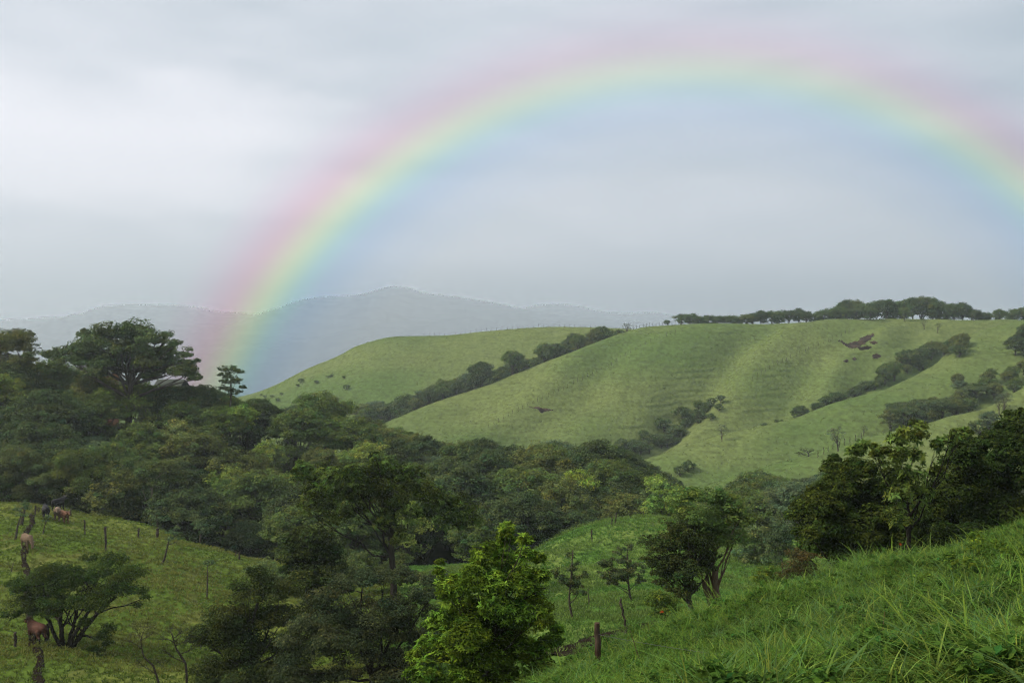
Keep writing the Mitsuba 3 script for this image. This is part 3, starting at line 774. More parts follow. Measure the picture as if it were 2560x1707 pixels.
hero('pale_crowned_tree', 'tree', 'pale yellow-green tree in the middle of the left forest', 158, 440,
     [(440, 1068, 26), (412, 1090, 24), (470, 1092, 28), (440, 1110, 32), (400, 1120, 22), (485, 1120, 24)], (0.082, 0.100, 0.032), 307, leaf=0.32, dens=0.9, r0=0.2)
hero('bright_crowned_tree', 'tree', 'bright green tree on the upper right of the left forest', 168, 590,
     [(565, 1030, 22), (600, 1028, 24), (622, 1045, 20), (580, 1050, 26), (612, 1062, 20)], (0.080, 0.112, 0.022), 308, leaf=0.32, dens=0.9, r0=0.18)
hero('bright_edge_tree', 'tree', 'bright yellow-green tree at the left edge of the forest', 163, 15, [(0, 950, 26), (30, 965, 24), (10, 985, 32), (45, 990, 20), (-20, 975, 30)], (0.082, 0.104, 0.022), 309, leaf=0.32, dens=0.9, r0=0.18)
hero('bright_small_tree', 'tree', 'bright green tree under the huge spreading tree', 168, 258, [(258, 985, 18), (240, 1000, 14), (275, 1002, 14), (258, 1012, 16)], (0.075, 0.105, 0.022), 310, leaf=0.3, dens=0.9, r0=0.14)
hero('olive_dome_tree', 'tree', 'smooth olive feathery dome at the front of the left forest', 130, 190,
     [(170, 1155, 30), (210, 1150, 30), (190, 1180, 40), (235, 1180, 26), (150, 1190, 28), (215, 1215, 36), (170, 1220, 36)], (0.044, 0.060, 0.016), 311, leaf=0.2, dens=1.4, r0=0.2, flat=0.75)
hero('olive_broad_tree', 'tree', 'broad dull green tree at the left edge, just above the pasture', 130, 50,
     [(20, 1150, 34), (70, 1150, 32), (105, 1165, 26), (50, 1185, 38), (100, 1200, 30), (0, 1195, 34), (130, 1225, 24), (75, 1225, 30)], (0.044, 0.056, 0.020), 312, leaf=0.2, dens=1.3, r0=0.2)
hero('bare_trunk_tree', 'tree', 'tree with pale bare trunk at the front of the left forest', 131, 392, [(370, 1180, 30), (410, 1170, 30), (440, 1195, 26), (395, 1205, 26), (350, 1205, 24)], (0.040, 0.054, 0.018), 313, leaf=0.26, dens=1.1, r0=0.17, fork=(380, 1215), bark=(0.26, 0.22, 0.18), nlimb=6)

H1 = [(60, 1500, 45), (110, 1440, 40), (150, 1425, 36), (28, 1535, 26), (90, 1490, 40), (165, 1470, 40), (215, 1450, 36), (260, 1428, 38), (310, 1440, 36), (335, 1475, 28), (280, 1480, 38), (220, 1495, 34), (165, 1512, 28), (110, 1528, 28),
      (255, 1590, 24), (272, 1606, 16), (230, 1622, 12), (210, 1560, 16), (362, 1492, 14), (45, 1470, 28), (190, 1430, 24), (240, 1475, 30)]
hero('feathery_tree', 'tree', 'many-stemmed tree with a wide feathery dark crown on the left pasture', 68, 163, H1, (0.032, 0.050, 0.012), 320, leaf=0.17, dens=1.1, flat=0.6, r0=0.16, depth=0.7,
     stems=[(150, 1530), (105, 1520), (190, 1535), (235, 1500), (290, 1490), (210, 1580)], bark=(0.030, 0.026, 0.020), nlimb=40, sub=0.40, var=0.2, aspect=0.35)
H2 = [(760, 1175, 26), (790, 1190, 32), (830, 1200, 36), (880, 1190, 40), (930, 1178, 40), (968, 1163, 30), (1000, 1190, 40), (1040, 1218, 38), (1080, 1242, 42), (1120, 1262, 38), (1160, 1282, 36), (1186, 1300, 22), (920, 1232, 48), (870, 1240, 42),
      (980, 1258, 48), (1030, 1286, 36), (1110, 1302, 26), (960, 1300, 32), (790, 1232, 36), (820, 1262, 34), (770, 1262, 30), (860, 1285, 26), (1005, 1335, 20), (1150, 1312, 18), (752, 1160, 12), (900, 1270, 30), (1070, 1280, 34), (1000, 1228, 40), (940, 1150, 14), (1022, 1175, 16)]
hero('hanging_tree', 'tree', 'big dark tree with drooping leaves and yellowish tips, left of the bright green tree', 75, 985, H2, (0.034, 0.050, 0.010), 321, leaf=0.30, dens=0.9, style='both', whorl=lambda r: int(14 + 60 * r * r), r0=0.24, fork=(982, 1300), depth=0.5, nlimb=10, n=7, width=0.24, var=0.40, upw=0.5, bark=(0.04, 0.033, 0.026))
hero('dense_tree', 'tree', 'dense rounded blackish-green tree below the left end of the big drooping tree', 71, 780, [(760, 1340, 38), (735, 1385, 36), (790, 1350, 36), (780, 1400, 44), (820, 1390, 36), (725, 1420, 26), (760, 1440, 40), (815, 1440, 36), (850, 1420, 24), (745, 1350, 20), (790, 1480, 40), (850, 1470, 32)],
     (0.026, 0.038, 0.011), 351, leaf=0.2, dens=1.1, flat=0.75, r0=0.16, depth=0.6, nlimb=6, sub=0.42, bark=(0.03, 0.026, 0.02))
H3 = [(800, 1500, 42), (850, 1460, 42), (900, 1442, 42), (950, 1438, 42), (1010, 1442, 42), (1055, 1452, 36), (1090, 1480, 32), (770, 1560, 46), (830, 1540, 46), (890, 1520, 46), (950, 1510, 46), (1020, 1510, 46), (1075, 1530, 36), (760, 1630, 46), (820, 1620, 46),
      (900, 1600, 50), (980, 1590, 50), (1055, 1600, 44), (780, 1690, 46), (860, 1680, 50), (950, 1670, 50), (1035, 1670, 46), (800, 1740, 50), (900, 1750, 50), (1000, 1750, 50), (720, 1600, 40), (715, 1670, 44), (930, 1560, 50), (1000, 1550, 50), (850, 1570, 50), (930, 1640, 50), (1010, 1640, 50), (860, 1630, 50), (1090, 1570, 36), (1100, 1640, 40)]
hero('clumped_tree', 'tree', 'dark grey-green tree with cushion-like clumps, bottom centre, left of the bright green tree', 50, 930, H3, (0.036, 0.046, 0.021), 322, leaf=0.13, dens=1.1, flat=0.6, r0=0.2, depth=0.5, sub=0.36, nlimb=16, tufts=15, bark=(0.035, 0.03, 0.025))
H5 = [(560, 1530, 42), (620, 1490, 38), (660, 1455, 36), (700, 1480, 42), (640, 1540, 48), (580, 1590, 48), (520, 1600, 36), (490, 1580, 18), (700, 1550, 42), (560, 1650, 48), (640, 1620, 52), (720, 1620, 48), (620, 1690, 48), (540, 1700, 42), (700, 1690, 48), (650, 1430, 22), (600, 1470, 22), (740, 1660, 40), (600, 1740, 50), (700, 1750, 50)]
hero('feathery_dark_tree', 'tree', 'dark feathery tree at the bottom left of the middle, beside the bare twigs', 58, 620, H5, (0.032, 0.044, 0.013), 323, leaf=0.17, dens=1.1, flat=0.6, r0=0.18, depth=0.6, sub=0.45, aspect=0.4, loose=0.15, nlimb=14, bark=(0.05, 0.045, 0.04))
H4 = [(1267, 1322, 18), (1265, 1350, 26), (1312, 1348, 20), (1310, 1385, 22), (1232, 1372, 24), (1200, 1402, 26), (1250, 1400, 38), (1095, 1428, 15), (1105, 1455, 18), (1120, 1490, 24), (1345, 1398, 19), (1350, 1440, 26), (1300, 1440, 42), (1180, 1440, 36), (1142, 1462, 30),
      (1240, 1470, 48), (1330, 1490, 38), (1150, 1520, 46), (1210, 1550, 52), (1290, 1540, 52), (1348, 1550, 36), (1392, 1575, 18), (1366, 1610, 28), (1100, 1560, 36), (1070, 1610, 30), (1037, 1640, 22), (1130, 1620, 56), (1220, 1640, 60), (1310, 1630, 50), (1352, 1660, 32), (1060, 1680, 44), (1160, 1700, 56), (1260, 1710, 60), (1335, 1700, 40), (1200, 1770, 60), (1290, 1780, 60), (1100, 1770, 50), (1240, 1520, 46), (1270, 1590, 50), (1180, 1590, 50), (1270, 1430, 30), (1210, 1440, 34)]
hero('bright_green_tree', 'tree', 'bright green juvenile tree with whorled leaves in the middle foreground', 26, 1225, H4, (0.066, 0.108, 0.012), 324, leaf=0.135, dens=1.5, style='both', whorl=lambda r: int(14 + 330 * r * r), r0=0.07, fork=(1235, 1560), depth=0.6, nlimb=26, n=8, width=0.30, var=0.34, upw=1.5, bark=(0.06, 0.05, 0.035))
H8 = [(1640, 1370, 32), (1688, 1312, 32), (1738, 1312, 28), (1700, 1360, 40), (1756, 1370, 34), (1650, 1425, 37), (1620, 1400, 20), (1710, 1425, 40), (1765, 1418, 28), (1690, 1470, 25), (1790, 1392, 15), (1715, 1290, 17), (1735, 1470, 20), (1672, 1340, 30), (1728, 1345, 34), (1690, 1395, 37), (1740, 1395, 34), (1665, 1400, 32), (1700, 1450, 30), (1655, 1455, 20)]
hero('dark_knoll_tree', 'tree', 'dark brownish-green round tree between the knoll and the foreground grass', 48, 1735, H8, (0.030, 0.040, 0.012), 325, leaf=0.12, dens=1.2, flat=0.75, r0=0.13, fork=(1715, 1470), depth=0.6, sub=0.36, nlimb=14, tufts=15, bark=(0.06, 0.05, 0.04))
H8b = [(1720, 1240, 30), (1770, 1240, 36), (1820, 1260, 36), (1850, 1300, 32), (1780, 1300, 42), (1720, 1290, 32), (1840, 1340, 30), (1800, 1350, 36), (1755, 1340, 30), (1690, 1265, 20)]
hero('thick_trunk_tree', 'tree', 'mid green tree with a thick split reddish trunk, behind the dark round tree', 49, 1806, H8b, (0.072, 0.110, 0.028), 326, leaf=0.13, dens=1.0, flat=0.7, r0=0.17, stems=[(1786, 1425), (1762, 1462)], depth=0.5, bark=(0.15, 0.10, 0.072), nlimb=10, sink=0.3)
hero('yellow_green_tree', 'tree', 'yellow-green rounded tree behind the knoll crest', 121, 1665, [(1650, 1225, 28), (1690, 1232, 28), (1635, 1260, 26), (1675, 1270, 34), (1705, 1265, 24), (1640, 1285, 20)], (0.078, 0.112, 0.024), 327, leaf=0.26, dens=1.0, r0=0.16)
H9a = [(2080, 1170, 26), (2110, 1200, 36), (2060, 1230, 36), (2140, 1240, 46), (2020, 1270, 36), (1990, 1290, 20), (2060, 1310, 46), (2130, 1320, 50), (2160, 1180, 30), (2180, 1260, 42), (2040, 1360, 40), (2110, 1370, 46), (2180, 1340, 46), (2088, 1148, 14), (2136, 1130, 16), (2138, 1160, 22), (2005, 1330, 22), (2230, 1330, 40), (2090, 1270, 44), (2060, 1270, 36), (2110, 1225, 36), (2150, 1290, 44), (2075, 1330, 44), (2200, 1290, 40), (2200, 1220, 36)]
hero('dense_dark_tree', 'tree', 'dense dark tree behind the foreground grass, left of the open-branched tree', 40, 2080, H9a, (0.030, 0.044, 0.009), 328, leaf=0.15, dens=1.5, flat=0.8, r0=0.14, depth=0.7, sub=0.42, var=0.3, aspect=0.5, nlimb=4, bark=(0.03, 0.025, 0.02))
H9b = [(2130, 1127, 13), (2160, 1113, 13), (2200, 1130, 16), (2232, 1097, 19), (2260, 1080, 19), (2300, 1067, 15), (2285, 1095, 22), (2240, 1130, 26), (2290, 1140, 26), (2340, 1112, 17), (2388, 1084, 15), (2365, 1100, 15), (2230, 1180, 32), (2280, 1190, 36), (2250, 1240, 36), (2310, 1230, 28), (2240, 1290, 32), (2290, 1280, 28), (2340, 1180, 22), (2410, 1076, 9), (2185, 1118, 10)]
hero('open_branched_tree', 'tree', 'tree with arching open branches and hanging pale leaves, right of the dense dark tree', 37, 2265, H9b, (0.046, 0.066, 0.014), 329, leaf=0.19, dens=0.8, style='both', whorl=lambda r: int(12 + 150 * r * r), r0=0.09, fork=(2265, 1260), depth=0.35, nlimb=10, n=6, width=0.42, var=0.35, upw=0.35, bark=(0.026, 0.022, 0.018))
H9c = [(2545, 1048, 30), (2520, 1080, 32), (2470, 1102, 32), (2420, 1130, 36), (2380, 1160, 32), (2540, 1130, 46), (2480, 1160, 46), (2430, 1190, 46), (2370, 1220, 42), (2540, 1200, 56), (2470, 1230, 56), (2400, 1260, 50), (2330, 1270, 46), (2540, 1280, 56), (2460, 1290, 56), (2380, 1310, 50),
       (2310, 1320, 46), (2250, 1330, 46), (2600, 1100, 56), (2600, 1200, 56), (2500, 1062, 14), (2560, 1030, 14), (2300, 1368, 42), (2380, 1358, 46), (2450, 1345, 46), (2530, 1330, 46), (2230, 1385, 38), (2180, 1398, 34)]
hero('corner_tree', 'tree', 'large shadowy tree at the right edge above the foreground grass', 42, 2470, H9c, (0.023, 0.037, 0.009), 330, leaf=0.16, dens=1.6, flat=0.7, r0=0.2, depth=0.7, sub=0.44, var=0.3, aspect=0.5, nlimb=4, bark=(0.03, 0.026, 0.02))
hero('bright_bush', 'bush', 'small bright green bush at the edge of the foreground grass, right of the thick trunk', 46, 1918, [(1905, 1430, 16), (1930, 1425, 16), (1918, 1448, 20), (1895, 1455, 14), (1945, 1450, 14)], (0.070, 0.100, 0.016), 331, leaf=0.10, dens=0.8, r0=0.03, loose=0.3, part='leaves')
hero('brown_bush', 'bush', 'brownish twiggy shrub below the dense dark tree', 44, 2010, [(1985, 1420, 26), (2020, 1400, 30), (2045, 1380, 26), (1995, 1390, 22), (1965, 1440, 16), (2030, 1430, 24)], (0.050, 0.042, 0.016), 332, leaf=0.07, dens=0.7, r0=0.04, loose=0.35, part='leaves', nlimb=20, bark=(0.07, 0.05, 0.035))
for i, (lobes, y, lb) in enumerate(([[(1860, 1345, 26), (1890, 1330, 26), (1920, 1350, 26), (1880, 1375, 28), (1915, 1385, 26), (1850, 1385, 22)], 92, 'pale green feathery bush behind the thick trunk'], [[(1945, 1320, 28), (1970, 1345, 26), (1950, 1370, 26), (1980, 1385, 24), (1930, 1350, 20)], 86, 'pale green feathery bush beside the dense dark tree'],
                                  [[(640, 1425, 22), (665, 1410, 22), (690, 1430, 24), (720, 1445, 26), (660, 1445, 22)], 98, 'light green bush where the left pasture meets the dark tree'], [[(870, 1395, 30), (910, 1400, 32), (950, 1420, 32), (840, 1420, 30), (890, 1430, 34), (990, 1425, 28)], 96, 'dull green shrub beneath the big drooping tree'],
                                  [[(1630, 1500, 18), (1650, 1490, 18), (1672, 1505, 20), (1690, 1525, 18), (1655, 1520, 18), (1640, 1535, 14), (1700, 1540, 12)], 45, 'fresh green bush at the foot of the dark round tree'])):
    hero('leafy_bush', 'bush', lb, y, np.mean([l[0] for l in lobes]), lobes, [(0.054, 0.076, 0.030), (0.050, 0.070, 0.030), (0.062, 0.086, 0.030), (0.040, 0.054, 0.018), (0.056, 0.088, 0.016)][i], 340 + i, leaf=0.0016 * y + 0.02, dens=0.9, r0=0.05, part='leaves', loose=0.2)


def sapling(label, y, path, r0, tw, col, seed, leaf=0.12, name='sapling', bark=(0.075, 0.062, 0.048), dens=0.6, cat='tree', nt=26):
    """a slim stem through photo points with thin twigs and wisps of leaves; tw: (px, row, radius)"""
    rng = np.random.default_rng(seed)
    key = numbered(name)
    tag(key, label, cat)
    p = [on(path[0][0], y) - [0, 0, .2]] + [pt(a, b, y) for a, b in path[1:]]
    p = np.array(p)
    t = np.linspace(0, len(p) - 1, 12)
    p = np.stack([np.interp(t, np.arange(len(p)), p[:, i]) for i in range(3)], 1)
    wb = MB()
    wb.tube(p, np.linspace(r0 * 1.2, r0 * 0.4, 12), bark, 7)
    scene[key + '__trunk'] = wb.ply('wood_bsdf', True)
    tb, mb = MB(), MB()
    for l in tw:
        c = pt(l[0], l[1], y + rng.uniform(-1, 1) * l[2] * y / F)
        r = l[2] * y / F
        ok = [q for q in p[3:] if q[2] < c[2] - 0.5 * np.hypot(*(q - c)[:2])] or [p[4]]
        lp = limb_path(ok[-1], c, rng, 0.06, 0.05)
        tb.tube(lp, np.linspace(r0 * 0.4, r0 * 0.12, 6), bark, 4)
        for _ in range(nt // 5):
            tb.tube(limb_path(lp[rng.integers(2, 6)], c + rng.normal(0, 0.7, 3) * r, rng, 0.1, 0, 4), np.linspace(r0 * 0.16, r0 * 0.05, 4), bark, 3)
        if dens > 0:
            fill(mb, c, r, rng, col, leaf, dens, 0.9, 0.4, 0.25, 0.1, 0.4, 0.5, tufts=10, loose=0.3)
    scene[key + '__twigs'] = tb.ply('wood_bsdf', True)
    tag(key + '__twigs', kind='stuff')
    if dens > 0:
        scene[key + '__leaves'] = mb.ply('leaf_bsdf')


sapling('slender leaning wispy tree on the knoll, right of the bright green tree', 55, [(1440, 1600), (1432, 1550), (1422, 1500), (1428, 1440), (1432, 1375)], 0.065,
        [(1435, 1460, 24), (1415, 1450, 20), (1450, 1480, 18), (1432, 1420, 18), (1425, 1390, 12), (1400, 1440, 14), (1455, 1440, 14), (1385, 1430, 12)], (0.085, 0.115, 0.045), 401, leaf=0.11, dens=3.2)
sapling('pale thin-leaved tree on the knoll beside the dark round tree', 62, [(1580, 1533), (1575, 1490), (1570, 1450), (1568, 1380)], 0.065,
        [(1540, 1430, 26), (1510, 1410, 22), (1560, 1440, 26), (1590, 1420, 22), (1555, 1400, 20), (1568, 1370, 14), (1530, 1455, 20), (1600, 1450, 16), (1505, 1440, 14), (1545, 1380, 12)], (0.095, 0.120, 0.052), 402, leaf=0.11, dens=3.2)
for i, (lb, y, path, tw, r, dn) in enumerate((
        ('small pale sapling with a round tuft at the forest edge, leftmost of three', 118, [(395, 1358), (394, 1320), (393, 1300)], [(390, 1296, 12), (400, 1300, 10), (392, 1312, 9)], .12, 1),
        ('pale sapling on a leaning stem on the left pasture, middle of three', 100, [(402, 1424), (412, 1395), (420, 1358), (428, 1335)], [(432, 1330, 14), (445, 1335, 12), (425, 1345, 12), (440, 1318, 8), (450, 1345, 8)], .10, .9),
        ('pale round-headed sapling at the forest edge, rightmost of three', 119, [(499, 1368), (501, 1340), (503, 1325)], [(505, 1310, 18), (490, 1318, 13), (520, 1318, 13), (505, 1328, 15)], .11, 1.1),
        ('thin stem with a small leafy top in the middle of the left pasture', 90, [(517, 1470), (519, 1440), (519, 1415)], [(522, 1405, 9), (530, 1408, 7), (514, 1408, 6)], .06, .8),
        ('slim curved stake with sprouts near the cows', 104, [(103, 1382), (106, 1340), (112, 1312)], [(114, 1300, 8), (120, 1292, 6)], .09, .5),
        ('gnarled live fence tree left of the cows', 106, [(52, 1320), (58, 1290), (62, 1275)], [(55, 1268, 12), (68, 1270, 10), (42, 1272, 10), (60, 1258, 10)], .16, 1.0),
        ('pale leaning fence tree at the left edge', 100, [(38, 1340), (45, 1310), (52, 1290)], [(48, 1285, 9), (60, 1288, 8)], .10, .6),
        ('bare forked sapling far left of the pasture', 88, [(22, 1460), (28, 1430), (33, 1408)], [(36, 1400, 8), (22, 1412, 6)], .05, .0),
        ('small leafless crooked stem between the knoll saplings', 60, [(1468, 1531), (1473, 1505), (1470, 1480)], [(1472, 1472, 6)], .05, .0))):
    sapling(lb, y, path, r, tw, (0.120, 0.180, 0.080), 410 + i, leaf=0.17, dens=2 * dn)
sapling('bare twiggy shrub on the left pasture, left of a pair', 52, [(415, 1730), (385, 1665), (358, 1640), (352, 1600)], 0.05, [(340, 1570, 26), (370, 1560, 26), (355, 1590, 24), (325, 1600, 20), (385, 1580, 22), (340, 1650, 16), (400, 1650, 14)], (0.04, 0.05, 0.02), 430, leaf=0.05, dens=0.06, bark=(0.055, 0.045, 0.035), name='bare_shrub', cat='shrub', nt=60)
sapling('bare twiggy shrub on the left pasture, right of a pair', 52, [(468, 1730), (466, 1660), (440, 1620), (430, 1585)], 0.06, [(400, 1590, 24), (425, 1570, 26), (455, 1575, 24), (480, 1590, 24), (500, 1610, 22), (440, 1600, 22), (410, 1625, 14)], (0.04, 0.05, 0.02), 431, leaf=0.05, dens=0.06, bark=(0.05, 0.042, 0.034), name='bare_shrub', cat='shrub', nt=60)
sapling('dead leaning snag on the low grassy spur', 262, [(2035, 1168), (2025, 1145), (2018, 1128)], 0.22, [(2010, 1125, 10), (2026, 1127, 8), (2000, 1133, 8)], (0.04, 0.05, 0.02), 432, leaf=0.3, dens=0.25, bark=(0.06, 0.05, 0.045), name='snag')

# ---------------------------------------------------------------- grass
def blades(n, rng, h, spread, wd, col, segs=4, lean=0.7, var=0.22):
    """a tuft of bowed grass blades round the origin"""
    mb = MB()
    a = rng.uniform(0, 2 * np.pi, n)
    d = np.stack([np.cos(a), np.sin(a), 0 * a], 1)
    b0 = rng.normal(0, 1, (n, 3)) * [spread, spread, 0]
    L = h * rng.uniform(0.5, 1.25, n)[:, None]
    bow = rng.uniform(0.35, 1.25, n)[:, None] * lean
    side = np.stack([-d[:, 1], d[:, 0], 0 * a], 1) + rng.normal(0, 0.3, (n, 3)) * [1, 1, 0]
    w = wd * rng.uniform(0.6, 1.3, n)[:, None]
    cc = hue(col, n, rng, var, 0.13)
    prev, pw = b0, w * 0.7
    for i in range(1, segs + 1):
        t = i / segs
        q = b0 + d * (bow * L * t ** 1.7) + np.array([0, 0, 1]) * (L * (t - 0.40 * bow * t ** 2.4))
        nw = w * (1 - t) ** 0.7 if i < segs else w * 0.04
        mb.quads(prev - side * pw / 2, prev + side * pw / 2, q + side * nw / 2, q - side * nw / 2, cc)
        prev, pw = q, nw
    return mb


rng = np.random.default_rng(50)
GCOL = [(0.118, 0.218, 0.034), (0.150, 0.252, 0.038), (0.125, 0.218, 0.066), (0.190, 0.262, 0.050)]
for i in range(8):
    mb = blades(44, rng, 0.38 if i < 5 else 0.52, 0.16, 0.018, GCOL[i % 4], 4, 1.15, 0.42)
    if i in (3, 6):          # weeds with broad leaves among the grass
        for k in range(5):
            fill(mb, [rng.normal(0, .15), rng.normal(0, .15), rng.uniform(.12, .34)], 0.13, rng, (0.07, 0.14, 0.024), 0.075, 0.22, 0.6, 0.5, 0.2, 0.1, 0.65, 0.9, tufts=4)
    scene[f'tuft_{i}'] = {'type': 'shapegroup', 'blades': mb.ply('blade_bsdf')}
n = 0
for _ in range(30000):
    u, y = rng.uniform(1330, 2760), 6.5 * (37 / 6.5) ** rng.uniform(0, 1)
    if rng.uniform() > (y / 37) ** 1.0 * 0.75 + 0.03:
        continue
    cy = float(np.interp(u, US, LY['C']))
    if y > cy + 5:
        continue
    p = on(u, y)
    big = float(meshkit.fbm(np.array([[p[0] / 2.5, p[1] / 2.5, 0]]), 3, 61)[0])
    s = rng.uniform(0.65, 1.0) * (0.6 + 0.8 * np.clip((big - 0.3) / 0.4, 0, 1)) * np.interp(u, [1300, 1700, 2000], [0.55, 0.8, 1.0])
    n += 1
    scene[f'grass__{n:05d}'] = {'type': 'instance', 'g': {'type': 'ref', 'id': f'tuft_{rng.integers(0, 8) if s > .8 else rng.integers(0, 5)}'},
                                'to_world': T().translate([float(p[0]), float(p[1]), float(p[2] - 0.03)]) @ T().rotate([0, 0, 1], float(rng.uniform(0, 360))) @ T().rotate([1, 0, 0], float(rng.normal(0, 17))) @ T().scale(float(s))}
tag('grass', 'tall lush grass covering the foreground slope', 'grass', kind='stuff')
NTUFT = n


def tussocks(name, u0, u1, y0, y1, n, nb, h, w, colfn, seed, label, keep=None):
    """short grass over a stretch of ground, one mesh"""
    rng = np.random.default_rng(seed)
    u = rng.uniform(u0, u1, n)
    y = np.sqrt(rng.uniform(y0 ** 2, y1 ** 2, n))
    if keep is not None:
        m = keep(u, y)
        u, y = u[m], y[m]
    x = X(u, y)
    z = ground(x, y) - 0.02
    n = len(u)
    patch = meshkit.fbm(np.stack([x / 5, y / 5, 0 * x], -1), 3, seed)
    col = colfn(patch, rng) * rng.uniform(0.75, 1.25, (n, 1))
    base = np.stack([x, y, z], 1)
    sz = h * (0.5 + 1.1 * patch) * rng.uniform(0.6, 1.4, n)
    mb = MB()
    for _ in range(nb):
        a = rng.uniform(0, 2 * np.pi, n)
        d = np.stack([np.cos(a), np.sin(a), 0 * a], 1)
        sd = np.stack([-d[:, 1], d[:, 0], 0 * a], 1)
        b = base + d * rng.uniform(0, 1.2, (n, 1)) * sz[:, None] * 0.5
        t = b + d * (sz * rng.uniform(0.2, 0.9, n))[:, None] + np.array([0, 0, 1]) * (sz * rng.uniform(0.5, 1.1, n))[:, None]
        ww = (w * rng.uniform(0.6, 1.4, n))[:, None] * sd
        m_ = (b + t) / 2 + np.array([0, 0, 0.12]) * sz[:, None]
        mb.quads(b, m_ + ww / 2, t, m_ - ww / 2, col * rng.uniform(0.85, 1.15, (n, 1)))
    scene[name] = mb.ply('blade_bsdf')
    tag(name, label, 'grass', kind='stuff')


def lush_c(p, rng):
    k = np.clip((p - 0.35) / 0.3, 0, 1)[:, None]
    return (1 - k) * np.array([0.100, 0.200, 0.040]) + k * np.array([0.160, 0.235, 0.056])


def past_c(p, rng):
    k = np.clip((p - 0.35) / 0.3, 0, 1)[:, None]
    return (1 - k) * np.array([0.100, 0.150, 0.026]) + k * np.array([0.185, 0.200, 0.048])


def hill_c(p, rng):
    k = np.clip((p - 0.35) / 0.3, 0, 1)[:, None]
    return (1 - k) * np.array([0.100, 0.145, 0.038]) + k * np.array([0.160, 0.185, 0.058])


tussocks('knoll_grass', 980, 2250, 44, 119, 19000, 8, 0.24, 0.05, lush_c, 71, 'fresh green grass on the knoll')
tussocks('pasture_grass', -160, 1000, 52, 121, 15000, 7, 0.20, 0.06, past_c, 72, 'short grazed grass on the left pasture')
tussocks('hill_grass', 560, 2700, 236, 530, 18000, 2, 0.26, 0.30, hill_c, 73, 'grass on the far hillside and its spurs', keep=lambda u, y: (np.interp(u, US, LY['J']) + 4 < y) & (y < np.interp(u, US, LY['R']) + 4))

# a few long blades that stand out close to the camera
for i, (px, y, h, lb) in enumerate(((1925, 11.5, 0.85, 'clump of long blades at the bottom edge, left of the middle of the foreground'), (2120, 12.5, 0.95, 'clump of long arching blades at the bottom, with one tall upright blade'), (2290, 12, 0.7, 'clump of long pale blades at the bottom, right of the tall upright blade'),
                                    (2160, 25.5, 1.0, 'tall arching grass clump on the crest of the foreground slope'), (2060, 25, 0.9, 'arching grass clump left of the tallest one on the foreground crest'), (2535, 12.5, 0.9, 'clump of pale bowed blades beside the broken post'))):
    p = on(px, y)
    mb = blades(44, np.random.default_rng(80 + i), h * 0.72, 0.08, 0.022, (0.12, 0.22, 0.055), 6, 1.5)
    key = numbered('grass_clump')
    scene[key] = mb.ply('blade_bsdf', to_world=T().translate([float(p[0]), float(p[1]), float(p[2] - 0.05)]))
    tag(key, lb, 'grass')
for i, (px, y, lb) in enumerate(((2530, 19, 'bright yellow-green broad-leaved weed at the right edge of the slope'), (2440, 20, 'yellow-green broad-leaved weed left of the one at the right edge'), (2380, 18, 'small yellow-green broad-leaved weed lower on the slope'))):
    r_ = np.random.default_rng(90 + i)
    p = on(px, y)
    mb, wb = MB(), MB()
    for k in range(6):
        e = p + [r_.normal(0, .22), r_.normal(0, .22), r_.uniform(.35, .75)]
        wb.tube(limb_path(p, e, r_, 0.05, 0, 4), [0.008, 0.007, 0.005, 0.003], (0.06, 0.09, 0.02), 4)
        fill(mb, e, 0.20, r_, (0.090, 0.150, 0.020), 0.085, 0.35, 0.7, 0.5, 0.2, 0.1, 0.6, 0.9, tufts=5)
    key = numbered('leafy_weed')
    scene[key + '__leaves'] = mb.ply('leaf_bsdf')
    scene[key + '__stems'] = wb.ply('wood_bsdf')
    tag(key, lb, 'plant')
for i, (px, y, lb) in enumerate(((1655, 24, 'small orange-red flower in the grass right of the fence post'), (2252, 27, 'tiny orange-red flower on the crest of the grass slope'))):
    p = on(px, y)
    mb = MB()
    mb.tube([p, p + [0.02, 0, .35], p + [0.0, 0, .62]], [.006, .005, .004], (0.05, 0.09, 0.02), 4)
    put_leaves(mb, np.tile(p + [0, 0, .63], (7, 1)) + np.random.default_rng(i).normal(0, .018, (7, 3)), np.random.default_rng(i).normal(0, 1, (7, 3)), np.full(7, .06), np.tile([[0.5, 0.07, 0.02]], (7, 1)), np.random.default_rng(i))
    key = numbered('flower')
    scene[key] = mb.ply('leaf_bsdf')
    tag(key, lb, 'flower')
p = on(1560, 19)
mb = MB()
for px, y, h, ln in ((2185, 11.0, 0.75, 0.12), (1610, 18, 0.8, -0.25)):
    p = on(px, y)
    mb = MB()
    mb.tube([p, p + [ln * .5, 0, h * .5], p + [ln, .03, h]], [.010, .007, .003], (0.11, 0.075, 0.04), 5)
    key = numbered('dry_stalk')
    scene[key] = mb.ply('wood_bsdf')
    tag(key, 'brown dry stalk standing in the bottom right grass' if px > 2000 else 'dark dry stalk standing in the grass right of the fence post', 'stalk')

# ---------------------------------------------------------------- posts, wires
prng = np.random.default_rng(60)


def post(foot, h, r, label, group=None, lean=(0, 0), col=(0.060, 0.048, 0.038), name='fence_post', crook=0.02, sides=7):
    mb = MB()
    k = 7
    t = np.linspace(0, 1, k)[:, None]
    c = np.asarray(foot) + t * np.array([lean[0], lean[1], h]) + prng.normal(0, crook, (k, 3)) * [1, 1, 0] * h * (t > 0)
    c[0, 2] -= 0.4
    mb.tube(c, r * prng.uniform(0.85, 1.1, k), np.repeat(hue(col, k, prng, 0.35, 0.05), sides, 0) * prng.uniform(0.7, 1.3, (k * sides, 1)), sides)
    key = numbered(name)
    scene[key] = mb.ply('wood_bsdf')
    tag(key, label, 'post', group)
    if '{o}' in label:
        tally(label, foot[0] / foot[1] * F + 1280, key)
    return c[-1]


